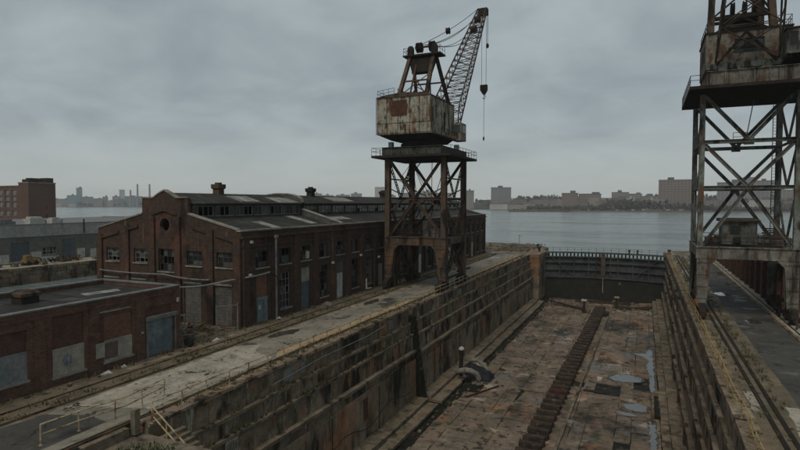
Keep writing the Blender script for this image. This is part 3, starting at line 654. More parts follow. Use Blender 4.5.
g = G(); g.box(-5.3, -4.7, 74.0, 74.6, -11, -10.65, .1); tag(g.build('bucket', m_white), 'small white tub lying on the floor left of the puddle', 'tub')
g = G(); g.box(-6.5, -4.0, 69.0, 69.7, -11, -10.86, .03); tag(g.build('steel_plate', m_rust_dark), 'black steel plate lying on the floor below the white tub', 'plate')
g = G(); g.box(-7.0, -6.4, 57.5, 58.2, -11, -10.6, .12); tag(g.build('stone_block', m_pale_pipe), 'small pale stone block right of the keel row', 'stone block')
sp = thing('sump_pit', 'dark square sump opening in the floor gutter at the right wall', 'sump', (2, 67, -11))
g = G(); g.box(1.3, 3.2, 63.3, 69.8, -11.1, -10.64); g.build('pit_mouth', m_joint, sp)
g = G(); g.box(1.0, 1.3, 63.0, 70.1, -11.1, -10.35, .03); g.box(1.3, 3.3, 69.8, 70.5, -11.1, -10.2, .04); g.build('rim', m_ledge, sp)

# ------------------------------------------------------------------ brick building helpers
def wallgrid(g, org, U, W, us, vs, holes, depth=.35):
    """wall in plane org + u*U + v*Z, W = inward normal; rectangular holes get reveals"""
    org = V(org); U = V(U); W = V(W)
    cu = sorted(set([us[0], us[1]] + [h[0] for h in holes] + [h[1] for h in holes])); cv = sorted(set([vs[0], vs[1]] + [h[2] for h in holes] + [h[3] for h in holes]))
    P = lambda u, v, d=0: tuple(org + U * u + V((0, 0, v)) + W * d)
    for a, b in zip(cu, cu[1:]):
        for c, d in zip(cv, cv[1:]):
            m, n = (a + b) / 2, (c + d) / 2
            if any(h[0] < m < h[1] and h[2] < n < h[3] for h in holes): continue
            g.quad(P(a, c), P(b, c), P(b, d), P(a, d))
    for a, b, c, d in [h[:4] for h in holes]:
        for (p, q) in (((a, c), (b, c)), ((b, c), (b, d)), ((b, d), (a, d)), ((a, d), (a, c))):
            g.quad(P(*p), P(*q), P(*q, depth), P(*p, depth))
def obox(g, org, U, W, u0, u1, v0, v1, d0, d1):
    org = V(org); U = V(U); W = V(W)
    P = lambda u, v, d: tuple(org + U * u + V((0, 0, v)) + W * d)
    g.hull8([P(u0, v0, d0), P(u1, v0, d0), P(u1, v0, d1), P(u0, v0, d1)], [P(u0, v1, d0), P(u1, v1, d0), P(u1, v1, d1), P(u0, v1, d1)])
def window(root, org, U, W, a, b, c, d, nx, ny, frame=None, glass=None, miss=.12, rec=.2, name='window', sill=True):
    g = G(); e = .07
    for u0, u1, v0, v1 in ((a, a + e, c, d), (b - e, b, c, d), (a + e, b - e, c, c + e), (a + e, b - e, d - e, d)): obox(g, org, U, W, u0, u1, v0, v1, rec, rec + .1)
    for i in range(1, nx): u = a + (b - a) * i / nx; obox(g, org, U, W, u - .025, u + .025, c + e, d - e, rec + .01, rec + .07)
    for i in range(1, ny): v = c + (d - c) * i / ny; obox(g, org, U, W, a + e, b - e, v - .022, v + .022, rec + .015, rec + .065)
    f = g.build(name, frame or m_winframe, root)
    g = G()
    for i in range(nx):
        for k in range(ny):
            if R.random() < miss: continue
            obox(g, org, U, W, a + (b - a) * i / nx + .01, a + (b - a) * (i + 1) / nx - .01, c + (d - c) * k / ny + .01, c + (d - c) * (k + 1) / ny - .01, rec + .03 + R.uniform(0, .012), rec + .05)
    if g.v: g.build('pane', glass or m_glass, f)
    if sill:
        g = G(); obox(g, org, U, W, a - .12, b + .12, c - .14, c, -.1, rec); g.build('sill', m_stone, f)
    return f

# ------------------------------------------------------------------ brick warehouse
WX, WY, WX2, WY2 = -35.0, 41.0, -54.8, 128.4
wh = thing('brick_warehouse', 'two storey dark brick warehouse with a glazed roof monitor and round gable opening', 'warehouse', (-45, 41, 0))
holes = []; wins = []
PIT = 3.86; NB = 22
SO, SU, SW = (WX, 0, 0), (0, 1, 0), (-1, 0, 0)
for i in range(NB):
    y = 44.1 + PIT * i
    holes.append((y - 1.02, y + 1.02, 5.55, 7.2)); wins.append(('up', i, y - 1.02, y + 1.02, 5.55, 7.2))
    k = {0: 'door', 1: 'wpale', 2: 'bdoor', 3: 'tall', 4: 'gdoor', 5: 'tall', 6: 'wpale'}.get(i, ('tall', 'wpale', 'tall', 'gdoor')[i % 4])
    if k in ('door', 'bdoor', 'gdoor'): q = (y - .9, y + .9, .02, 4.75)
    else: q = (y - .95, y + .95, .8, 4.6)
    holes.append(q); wins.append((k, i) + q)
GO, GU, GW = (0, WY, 0), (1, 0, 0), (0, 1, 0)
gx = [-52.55, -48.35, -44.75, -40.9, -37.05]
gh = [(x - 1.0, x + 1.0, 5.75, 7.2) for x in gx]; gh[2] = (-45.8, -43.65, 5.0, 7.3)
glow = [(-42.3, -40.1, .05, 3.9), (-38.4, -36.2, .05, 3.95), (-50.0, -47.6, .05, 3.9), (-53.9, -51.7, .05, 3.9)]
g = G()
wallgrid(g, SO, SU, SW, (WY, WY2), (0, 9.25), holes)
wallgrid(g, GO, GU, GW, (WX2, WX), (0, 9.0), gh + glow)
# gable top with a round hole: strips of quads around the oculus
CX, CZ, RO = -44.85, 9.78, .66
top = lambda x: (9.25 + (10.85 - 9.25) * (x - WX2) / (-48.0 - WX2)) if x < -48.0 else ((12.5 + .75 * max(0, 1 - abs((x + 44.85) / 1.5)) ** .8 if abs(x + 44.85) < 1.5 else 12.5) if x <= -41.65 else 9.25 + (10.85 - 9.25) * (WX - x) / (WX + 41.65))
xs_ = [WX2, -51, -48.02, -47.98, -46.36, -45.9] + [CX - RO * math.cos(math.pi * k / 10) for k in range(11)] + [-43.7, -43.35, -41.66, -41.62, -38, WX]
xs_ = sorted(xs_)
for a, b in zip(xs_, xs_[1:]):
    inside = abs((a + b) / 2 - CX) < RO
    if inside:
        ha, hb = [math.sqrt(max(0, RO * RO - (x - CX) ** 2)) for x in (a, b)]
        g.quad((a, WY, 9.0), (b, WY, 9.0), (b, WY, CZ - hb), (a, WY, CZ - ha)); g.quad((a, WY, CZ + ha), (b, WY, CZ + hb), (b, WY, top(b)), (a, WY, top(a)))
        for s_ in (-1, 1): g.quad((a, WY, CZ + s_ * ha), (b, WY, CZ + s_ * hb), (b, WY + .4, CZ + s_ * hb), (a, WY + .4, CZ + s_ * ha))
    else: g.quad((a, WY, 9.0), (b, WY, 9.0), (b, WY, top(b)), (a, WY, top(a)))
# back of the parapet, rear and left walls
for a, b in zip(xs_, xs_[1:]):
    if abs((a + b) / 2 - CX) > RO: g.quad((a, WY + .4, 8.6), (b, WY + .4, 8.6), (b, WY + .4, top(b)), (a, WY + .4, top(a)))
    g.quad((a, WY, top(a)), (b, WY, top(b)), (b, WY + .4, top(b)), (a, WY + .4, top(a)))
g.quad((WX, WY2, 0), (WX2, WY2, 0), (WX2, WY2, 9.25), (-48, WY2, 10.8), (-48, WY2, 12.5), (-41.65, WY2, 12.5), (-41.65, WY2, 10.8), (WX, WY2, 9.25))
g.quad((WX2, WY, 0), (WX2, WY2, 0), (WX2, WY2, 9.25), (WX2, WY, 9.25))
g.quad((WX - .4, WY + .4, 8.5), (WX - .4, WY2, 8.5), (WX - .4, WY2, 9.25), (WX - .4, WY + .4, 9.25)); g.quad((WX, WY, 9.25), (WX - .4, WY, 9.25), (WX - .4, WY2, 9.25), (WX, WY2, 9.25))
g.build('wall', m_brick, wh, fix=False)
g = G()      # pilasters and corbel bands
for i in range(NB + 1):
    y = 42.17 + PIT * i
    if i == 0: y = 41.55
    g.box(WX, WX + .22, y - .42, y + .42, 0, 8.55)
g.box(WX, WX + .27, WY - .0, WY2, 8.56, 8.78); g.box(WX, WX + .16, WY, WY2, 7.72, 7.9)
for x in (-54.45, -50.3, -46.55, -43.0, -38.75, -35.38):
    g.box(x - .4, x + .4, WY - .22, WY, 0, top(max(WX2 + .1, min(WX - .1, x))) - (.75 if abs(x + 44.85) > 3 else 1.9))
for sgn in (-1, 1):      # sloping corbel courses following the gable
    for x0, x1 in ((3.75, 6.0), (6.7, 9.2)):
        a = CX + sgn * x0; b = CX + sgn * x1
        g.slab([(a, WY - .16, top(a) - 1.25), (b, WY - .16, top(b) - 1.25), (b, WY - .16, top(b) - .95), (a, WY - .16, top(a) - .95)], (0, .16, 0))
g.slab([(CX - 1.7, WY - .16, 10.75), (CX, WY - .16, 11.2), (CX + 1.7, WY - .16, 10.75), (CX + 1.7, WY - .16, 11.0), (CX, WY - .16, 11.45), (CX - 1.7, WY - .16, 11.0)], (0, .16, 0))
g.build('pilaster', m_brick, wh)
g = G()      # stone copings
g.box(WX - .48, WX + .1, WY - .1, WY2, 9.253, 9.40)
pts = [(x, top(x)) for x in (WX2, -48.02, -47.98, -46.4, -45.6, -44.85, -44.1, -43.3, -41.66, -41.62, WX - .5)]
for (a, za), (b, zb) in zip(pts, pts[1:]):
    if b - a > .1: g.hull8([(a, WY - .08, za + .003), (b, WY - .08, zb + .003), (b, WY + .48, zb + .003), (a, WY + .48, za + .003)], [(a, WY - .08, za + .15), (b, WY - .08, zb + .15), (b, WY + .48, zb + .15), (a, WY + .48, za + .15)])
g.build('coping', m_stone, wh)
g = G()
for i in range(45):
    y = WY + .9 + i * 1.93
    if 60 < y < 61.2: continue
    g.beam((WX - .5, y, 8.94), (-41.6, y, 10.44), .07, .035); g.beam((CX + 3.7, y, 12.0), (CX + .05, y, 13.07), .06, .03)
struct_roof = g.build('felt_seam', m_roof, wh)
g = G(); g.box(WX - .62, WX - .42, WY + .5, WY2 - .5, 8.95, 9.1); g.box(-41.75, -41.6, WY + .5, 60.2, 10.42, 10.55); g.box(-41.75, -41.6, 61, WY2 - .3, 10.42, 10.55); g.build('flashing', m_galv, wh)
# roofs
g = G()
g.quad((WX - .38, WY + .3, 8.9), (WX - .38, WY2, 8.9), (-41.5, WY2, 10.45), (-41.5, WY + .3, 10.45))
g.quad((WX2, WY + .3, 8.9), (WX2, WY2, 8.9), (-48.2, WY2, 10.45), (-48.2, WY + .3, 10.45))
g.build('roof', m_roof, wh, fix=False)
g = G()
for sgn in (-1, 1):
    x0 = CX + sgn * 3.75
    g.slab([(x0, WY + .42, 11.85), (x0, 60.3, 11.85), (CX, 60.3, 12.95), (CX, WY + .42, 12.95)], (0, 0, .12)); g.slab([(x0, 60.9, 11.85), (x0, WY2, 11.85), (CX, WY2, 12.95), (CX, 60.9, 12.95)], (0, 0, .12))
mr = g.build('monitor_roof', m_roof, wh)
g = G()
for (y0, y1, x0, x1) in ((49, 52.5, -44, -41.8), (55.5, 60, -43.6, -41.4), (70, 76, -44.2, -42)):
    f = lambda x: 12.95 + .125 - (x - CX) * (1.1 / 3.75)
    g = G(); g.quad((x0, y0, f(x0)), (x1, y0, f(x1)), (x1, y1, f(x1)), (x0, y1, f(x0))); g.build('roof_patch', m_roofpatch, wh, fix=False)
f2 = lambda x: 8.9 + (WX - .38 - x) * (1.55 / 6.12) + .012
for (y0, y1, x0, x1) in ((56.3, 58.4, -41.3, -37.6), (48, 50, -39.5, -37), (64, 69, -40, -38.6)):
    g = G(); g.quad((x0, y0, f2(x0)), (x1, y0 + .5, f2(x1)), (x1, y1, f2(x1)), (x0, y1 - .4, f2(x0))); g.build('roof_patch', m_roofpatch, wh, fix=False)
# clerestory
MO = (-41.55, 0, 0)
def clere(y0, y1, n, glass, fm, miss, ny):
    g = G(); wallgrid(g, MO, SU, SW, (y0, y1), (10.3, 11.86), [(y0 + (y1 - y0) * i / n + .12, y0 + (y1 - y0) * (i + 1) / n - .12, 10.62, 11.7) for i in range(n)], .12)
    g.build('clerestory_wall', m_winframe, wh, fix=False)
    for i in range(n): window(wh, MO, SU, SW, y0 + (y1 - y0) * i / n + .12, y0 + (y1 - y0) * (i + 1) / n - .12, 10.62, 11.7, 4, ny, fm, glass, miss, .03, 'clerestory_window', False)
clere(WY + .45, 60.3, 6, m_glass, m_winframe_w, .30, 1)
clere(60.9, WY2 - .1, 18, m_glass_pale, m_winframe, .10, 2)
g = G(); g.box(-48.2, -48.1, WY + .4, WY2, 10.3, 11.86); g.build('clerestory_wall', m_winframe, wh)
g = G(); g.box(-54, -36, WY + .6, WY2 - .4, 4.9, 5.1); g.box(-53.9, -36.2, WY + 1.2, WY + 1.3, 5.1, 9.0); g.build('upper_floor', m_dark_int, wh)
# fire wall across the roof
g = G()
prof = [(WX - .3, 9.4), (-41.4, 11.15), (-41.4, 11.95)] + [(CX + 3.5 * math.cos(t), 11.95 + 1.25 * math.sin(t) ** .7) for t in [math.pi * k / 10 for k in range(11)]] + [(-48.3, 11.95), (-48.3, 11.15), (WX2 + .2, 9.4)]
for (a, za), (b, zb) in zip(prof, prof[1:]):
    if abs(a - b) > .02: g.hull8([(a, 60.35, 8.6), (b, 60.35, 8.6), (b, 60.8, 8.6), (a, 60.8, 8.6)], [(a, 60.35, za), (b, 60.35, zb), (b, 60.8, zb), (a, 60.8, za)])
g.build('fire_wall', m_panelgrey, wh)
g = G()
for (a, za), (b, zb) in zip(prof, prof[1:]):
    if abs(a - b) > .02: g.hull8([(a, 60.28, za + .003), (b, 60.28, zb + .003), (b, 60.9, zb + .003), (a, 60.9, za + .003)], [(a, 60.28, za + .14), (b, 60.28, zb + .14), (b, 60.9, zb + .14), (a, 60.9, za + .14)])
g.build('coping', m_roofpatch, wh)
for y, s_, mt in ((48.8, .8, m_rust), (67.8, .8, m_rust_dark), (92, .8, m_rust_dark)):
    g = G(); g.box(CX - .55 * s_, CX + .55 * s_, y - .55 * s_, y + .55 * s_, 12.8, 13.497); v = g.build('roof_vent', mt, wh)
    g = G(); g.hull8([(CX - .4, y - .4, 13.5), (CX + .4, y - .4, 13.5), (CX + .4, y + .4, 13.5), (CX - .4, y + .4, 13.5)], [(CX - .56, y - .56, 13.7), (CX + .56, y - .56, 13.7), (CX + .56, y + .56, 13.7), (CX - .56, y + .56, 13.7)])
    g.box(CX - .58, CX + .58, y - .58, y + .58, 13.703, 14.15); g.box(CX - .28, CX + .28, y - .28, y + .28, 14.153, 14.35); g.build('vent_cap', mt, v)
# windows and doors, long side
for k, i, a, b, c, d in wins:
    if k == 'up': window(wh, SO, SU, SW, a, b, c, d, 3, 2 if i % 2 else 3, m_winframe, m_glass, .15, .2)
    elif k in ('tall', 'wpale'):
        window(wh, SO, SU, SW, a, b, c, d, 3, 5, m_winframe_w if k == 'wpale' else m_winframe, m_glass, .2 if k == 'tall' else .3, .2)
    else:
        dm, top_h, inf = {'door': (m_bluedoor, 2.55, m_brick_infill), 'bdoor': (m_shutter_far, 3.1, m_stone), 'gdoor': (m_white, 3.2, m_panelgrey)}[k]
        g = G(); obox(g, SO, SU, SW, a, b, top_h, d, .12, .34)
        g.build('infill_panel', inf, wh)
        g = G(); e = .12
        if k == 'door': obox(g, SO, SU, SW, a, a + .35, .02, top_h, .06, .2); obox(g, SO, SU, SW, b - .55, b, .02, top_h, .06, .2); obox(g, SO, SU, SW, a, b, top_h - .3, top_h - .003, .03, .2); a2, b2 = a + .36, b - .56
        else: obox(g, SO, SU, SW, a, a + e, .02, top_h, .1, .22); obox(g, SO, SU, SW, b - e, b, .02, top_h, .1, .22); a2, b2 = a + e + .004, b - e - .004
        fr = g.build('door_frame', m_bluedoor if k == 'door' else m_winframe, wh)
        g = G(); obox(g, SO, SU, SW, a2, b2, .03, top_h - .31 if k == 'door' else top_h - .01, .17, .24)
        if k == 'gdoor': obox(g, SO, SU, SW, (a + b) / 2 - .02, (a + b) / 2 + .02, .05, top_h - .05, .15, .17)
        do = g.build('door', dm, fr)
        if k == 'door': g = G(); obox(g, SO, SU, SW, a2 + .1, a2 + .45, 1.3, 1.75, .155, .17); g.build('notice', m_white, fr)
# notice in third upper window, lintel board, downpipe, lamp boxes
g = G(); obox(g, SO, SU, SW, 52.0, 52.75, 5.65, 6.5, .12, .16); g.build('white_board', m_white, wh)
g = G(); g.tube((WX + .33, 45.95, 0), (WX + .33, 45.95, 8.6), .11, 8); g.box(WX + .1, WX + .5, 45.75, 46.15, 8.4, 8.7); g.build('downpipe', m_galv, wh)
g = G(); g.tube((WX + .3, 66.0, .2), (WX + .3, 66.0, 1.6), .12, 8); g.path([(WX + .3, 66.0, .3), (WX + .5, 66.5, .25), (WX + .4, 67.3, .22)], .08, 6); g.build('standpipe', m_white, wh)
for y, z in ((41.9, 4.9), (42.1, 8.1), (57.2, 4.6), (64.4, 4.9), (69.8, 4.2)): g = G(); g.box(WX + .2, WX + .5, y - .12, y + .12, z, z + .25); g.build('wall_lamp', m_white, wh)
for i, h in enumerate(gh): window(wh, GO, GU, GW, *h, 3 if i != 2 else 4, 3, m_winframe_w if i < 2 else m_winframe, m_glass, .3 if i < 2 else .12, .2)
for h in glow:
    g = G(); obox(g, GO, GU, GW, *h, .12, .3); g.build('infill_panel', m_panelgrey, wh)
    g = G(); obox(g, GO, GU, GW, h[0] - .1, h[1] + .1, h[3], h[3] + .18, -.06, .1); g.build('lintel', m_stone, wh)
# pipes strung along the gable
def cable(name, label, pts, r, mat, cat='cable'):
    out = []
    for a, b, sag in pts:
        for k in range(10): t = k / 9; out.append((a[0] + (b[0] - a[0]) * t, a[1] + (b[1] - a[1]) * t, a[2] + (b[2] - a[2]) * t - sag * 4 * t * (1 - t)))
    out = [p for i, p in enumerate(out) if i == 0 or math.dist(p, out[i - 1]) > 1e-3]
    g = G(); g.path(out, r, 6); return tag(g.build(name, mat), label, cat)
cable('overhead_cable', 'upper pale insulated line slung across the warehouse gable', [((-54.2, 40.6, 4.75), (-44.5, 40.5, 4.75), .1), ((-44.5, 40.5, 4.75), (-38.6, 40.6, 4.5), .15)], .09, m_galv)
cable('overhead_cable', 'lower thick sagging line from the warehouse gable round to its corner', [((-46.2, 38.0, 4.3), (-41.0, 38.2, 4.0), .3), ((-41.0, 38.2, 4.0), (-36.6, 40.3, 4.5), .2), ((-36.6, 40.3, 4.5), (-34.5, 41.5, 4.9), 0), ((-34.5, 41.5, 4.9), (-34.6, 44.8, 5.0), .05)], .10, m_galv)
cable('overhead_cable', 'thin dark wire looping off the warehouse corner pilaster', [((-34.6, 44.8, 5.0), (-34.6, 46.0, 4.4), 0), ((-34.6, 46.0, 4.4), (-34.6, 47, 2.4), -.2)], .05, m_rust_dark)

# ------------------------------------------------------------------ low brick building
lb = thing('low_brick_building', 'single storey red brick building with a flat tar roof and boarded openings', 'building', (-39.5, 33, 0))
LO = (-35.0, 0, 0)
lh = [(17.5, 21.15, .94, 4.1), (22.75, 24.95, .6, 4.55), (26.45, 28.8, .65, 3.95), (30.1, 32.85, .02, 2.95), (30.0, 32.5, 3.2, 3.85)]
g = G(); wallgrid(g, LO, SU, SW, (4, 33.4), (0, 5.15), lh, .3)
g.quad((-35, 33.4, 0), (-44, 33.4, 0), (-44, 33.4, 5.15), (-35, 33.4, 5.15)); g.quad((-44, 4, 0), (-44, 33.4, 0), (-44, 33.4, 5.15), (-44, 4, 5.15)); g.quad((-35, 4, 0), (-44, 4, 0), (-44, 4, 5.15), (-35, 4, 5.15))
g.quad((-35.35, 4, 4.5), (-35.35, 33.05, 4.5), (-35.35, 33.05, 5.15), (-35.35, 4, 5.15)); g.quad((-35.35, 33.05, 4.5), (-43.65, 33.05, 4.5), (-43.65, 33.05, 5.15), (-35.35, 33.05, 5.15)); g.quad((-43.65, 4, 4.5), (-43.65, 33.05, 4.5), (-43.65, 33.05, 5.15), (-43.65, 4, 5.15))
g.build('wall', m_brick_low, lb, fix=False)
g = G(); obox(g, LO, SU, SW, 4, 33.4, 4.66, 4.78, -.06, 0)
for y in (16.9, 21.95, 25.7, 29.5, 33.05): obox(g, LO, SU, SW, y - .35, y + .35, 0, 4.655, -.07, 0)
g.build('brick_pier', m_brick_low, lb)
g = G(); g.box(-35.4, -34.93, 4, 33.45, 5.153, 5.26, .015); g.box(-44.05, -43.6, 4, 33.45, 5.153, 5.28); g.box(-43.6, -35.4, 33.0, 33.45, 5.153, 5.27); g.build('coping', m_galv, lb)
g = G(); g.quad((-35.3, 4, 4.85), (-35.3, 33.1, 4.85), (-43.7, 33.1, 4.85), (-43.7, 4, 4.85)); g.build('roof', m_roof, lb, fix=False)
g = G(); g.box(-41.0, -39.8, 23.8, 25.0, 4.85, 5.35); v = g.build('roof_vent', m_rust_dark, lb)
g = G()
for k in range(14): g.box(-43.5, -35.5, 5.5 + k * 2.0, 5.56 + k * 2.0, 4.852, 4.868)
g.build('felt_seam', m_roof, lb)
g = G(); g.box(-41.1, -39.7, 23.7, 25.1, 5.36, 5.58); g.hull8([(-41.1, 23.7, 5.58), (-39.7, 23.7, 5.58), (-39.7, 25.1, 5.58), (-41.1, 25.1, 5.58)], [(-40.8, 24.0, 5.8), (-40.0, 24.0, 5.8), (-40.0, 24.8, 5.8), (-40.8, 24.8, 5.8)]); g.build('vent_cap', m_rust, v)
g = G(); g.quad((-40.5, 28.6, 4.86), (-39.2, 28.2, 4.86), (-38.9, 31, 4.86), (-40.0, 31.6, 4.86)); g.quad((-42.4, 20, 4.86), (-40.9, 20, 4.86), (-41.5, 23.4, 4.86), (-42.6, 23, 4.86)); g.build('roof_patch', m_roofpatch, lb, fix=False)
def fillin(a, b, split, top_, low, up, z0):
    g = G(); obox(g, LO, SU, SW, a, b, split, top_, .1, .28); g.build('brick_infill', up, lb)
    g = G(); obox(g, LO, SU, SW, a, b, z0, split - .004, .06, .28); o = g.build('window_board', low, lb)
    g = G(); obox(g, LO, SU, SW, a - .1, b + .1, z0 - .13, z0, -.1, .1); g.build('sill', m_stone, lb)
    g = G(); n_ = max(2, round((b - a) / 1.2))
    for k in range(n_ + 1): u = a + .03 + (b - a - .06) * k / n_; obox(g, LO, SU, SW, u - .03, u + .03, z0, split - .006, .025, .058)
    obox(g, LO, SU, SW, a + .07, b - .07, split - .09, split - .006, .03, .058); obox(g, LO, SU, SW, a + .07, b - .07, z0 + .002, z0 + .08, .03, .058); g.build('batten', low, o); return o
fillin(17.5, 21.15, 2.75, 4.1, m_board_blue, m_brick_dull, .94)
o = fillin(22.75, 24.95, 2.42, 4.55, m_board, m_brick_dull, .6)
g = G(); poly = [(23.78 + (.36 + R.uniform(-.09, .07)) * math.cos(t), 1.5 + (.46 + R.uniform(-.12, .08)) * math.sin(t)) for t in [k * 2 * math.pi / 22 for k in range(22)]]
g.slab([(-35.0 - .055, y, z) for y, z in poly], (.012, 0, 0)); g.build('graffiti', m_scrawl, o)
o = fillin(26.45, 28.8, 2.15, 3.95, m_board, m_brick_infill, .65)
g = G(); obox(g, LO, SU, SW, 25.75, 26.42, 1.05, 2.1, -.1, -.08); g.build('window_board', m_board, lb)
g = G(); obox(g, LO, SU, SW, 26.5, 27.6, .8, 1.95, .03, .055); g.build('brown_patch', m_board_brown, o)
g = G(); obox(g, LO, SU, SW, 26.1, 28.6, 4.2, 4.3, -.12, 0); g.build('lintel', m_stone, lb)
g = G()
for k in range(19): obox(g, LO, SU, SW, 30.16, 32.79, .03 + k * .153, .03 + k * .153 + .142, .08 + (.012 if k % 2 else 0), .14)
sh = g.build('roller_shutter', m_shutter, lb)
g = G(); obox(g, LO, SU, SW, 30.0, 32.95, 2.9, 3.17, -.32, .05); g.build('shutter_box', m_galv, sh)
g = G(); obox(g, LO, SU, SW, 30.04, 30.15, .02, 2.89, -.09, .1); obox(g, LO, SU, SW, 32.8, 32.91, .02, 2.89, -.09, .1); g.build('shutter_guide', m_galv, sh)
g = G(); obox(g, LO, SU, SW, 30.0, 32.5, 3.2, 3.85, .06, .28); g.build('brick_infill', m_brick_dull, lb)
g = G(); obox(g, LO, SU, SW, 33.0, 33.2, 3.9, 4.25, -.16, -.075); g.build('wall_lamp', m_white, lb); g = G(); obox(g, LO, SU, SW, 29.55, 29.75, 2.0, 2.15, -.12, -.075); g.build('wall_lamp', m_white, lb)
g = G(); g.lathe((-34.55, 33.9, .42), [(.22, -.13), (.42, -.11), (.46, 0), (.42, .11), (.22, .13)], 20, 'y')
o = tag(g.build('tyre', m_black, None, True), 'black tyre leaning at the corner of the low brick building', 'tyre')
for p, s_, lab in (((-34.2, 26.0), .5, 'scrap of white paper lying by the boarded low building wall'), ((-34.5, 27.6), .3, 'small upright white litter beside the low building window'), ((-33.9, 36.4), .45, 'white litter sheet on the dirt near the tyre'), ((-34.4, 46.0), .4, 'white litter at the foot of the warehouse downpipe')):
    g = G(); g.hull8([(p[0] - s_ * .5, p[1] - s_ * .7, .02), (p[0] + s_ * .5, p[1] - s_ * .5, .02), (p[0] + s_ * .35, p[1] + s_ * .7, .02), (p[0] - s_ * .4, p[1] + s_ * .6, .02)], [(p[0] - s_ * .5, p[1] - s_ * .7, .05), (p[0] + s_ * .5, p[1] - s_ * .5, .14), (p[0] + s_ * .3, p[1] + s_ * .6, .05), (p[0] - s_ * .4, p[1] + s_ * .6, .2)])
    tag(g.build('litter', m_white), lab, 'litter')
# yard gates between the buildings
def gate(a, b, h, n, lab):
    t = thing('yard_gate', lab, 'gate', a); a = V(a); b = V(b); up = V((0, 0, 1))
    g = G(); g.tube(a, a + up * h, .06, 8); g.build('post', m_galv, t); g = G(); g.tube(b, b + up * h * 1.05, .06, 8); g.build('post', m_galv, t)
    g = G()
    for k in range(n): z = .25 + (h - .4) * k / max(1, n - 1); g.tube(a + up * z, b + up * (z + .06), .035, 6)
    g.tube(a.lerp(b, .5) + up * .2, a.lerp(b, .5) + up * (h * .72), .035, 6)
    g.build('bar', m_galv, t)
gate((-38.9, 36.0, 0), (-36.0, 35.9, 0), 2.2, 3, 'grey tubular yard gate standing next to the low brick building')
gate((-36.2, 38.9, 0), (-34.9, 40.3, 0), 2.5, 2, 'grey tubular gate leaf fixed near the warehouse corner')
gate((-41.6, 37.0, 0), (-38.6, 37.4, 0), 1.7, 2, 'shorter tubular barrier deeper in the yard behind the gate')
g = G()
for _ in range(12): x, y = R.uniform(-39.5, -36.2), R.uniform(37.6, 40.2); g.beam((x, y, .15), (x + R.uniform(.6, 1.6), y + R.uniform(-.7, .7), R.uniform(.2, 1.1)), .12)
tag(g.build('scrap_heap', m_rust), 'heap of rusty scrap bars in the yard against the gable', 'scrap heap')

# ------------------------------------------------------------------ cranes
def rail_mesh(g, pts, h=1.0, r=.03, sp=1.3):
    for k in (h, h * .55): g.path([(p[0], p[1], p[2] + k) for p in pts], r, 5)
    for a, b in zip(pts, pts[1:]):
        n = max(1, round(math.dist(a, b) / sp))
        for i in range(n + 1):
            p = V(a).lerp(V(b), i / n); g.tube(p, p + V((0, 0, h)), r, 5)
def truss_face(g, p0, p1, zs, style, w, ax):
    """p0,p1: xy of two columns; zs: panel levels; style per panel 'V' or 'A'"""
    P = lambda t, z: (p0[0] + (p1[0] - p0[0]) * t, p0[1] + (p1[1] - p0[1]) * t, z)
    for (z0, z1), s_ in zip(zip(zs, zs[1:]), style):
        if s_ == 'V': g.ibeam(P(0.03, z1 - .2), P(.5, z0 + .1), w, w, .05); g.ibeam(P(.97, z1 - .2), P(.5, z0 + .1), w, w, .05)
        else: g.ibeam(P(.5, z1 - .1), P(0.03, z0 + .2), w, w, .05); g.ibeam(P(.5, z1 - .1), P(.97, z0 + .2), w, w, .05)
    for z in zs[1:-1]: g.ibeam(P(0, z), P(1, z), w * 1.1, w * 1.1, .05)
    for z in zs[1:-1]:
        c = P(.5, z); g.box(c[0] - .45 if ax == 'x' else c[0] - .06, c[0] + .45 if ax == 'x' else c[0] + .06, c[1] - .06 if ax == 'x' else c[1] - .45, c[1] + .06 if ax == 'x' else c[1] + .45, z - .4, z + .4)
def bogie(root, x, y, mat):
    g = G(); g.hull8([(x - .3, y - 1.9, .75), (x + .3, y - 1.9, .75), (x + .3, y + 1.9, .75), (x - .3, y + 1.9, .75)], [(x - .35, y - .8, 1.5), (x + .35, y - .8, 1.5), (x + .35, y + .8, 1.5), (x - .35, y + .8, 1.5)])
    for s_ in (-1, 1): g.box(x - .36, x + .36, y + s_ * 1.15 - .75, y + s_ * 1.15 + .75, .35, .85)
    o = g.build('bogie', mat, root)
    for k in (-1.65, -.7, .7, 1.65):
        g = G(); g.lathe((x, y + k, .36), [(.12, -.2), (.33, -.16), (.33, .08), (.4, .10), (.4, .17), (.12, .2)], 14, 'x'); g.build('wheel', m_rust_dark, o)
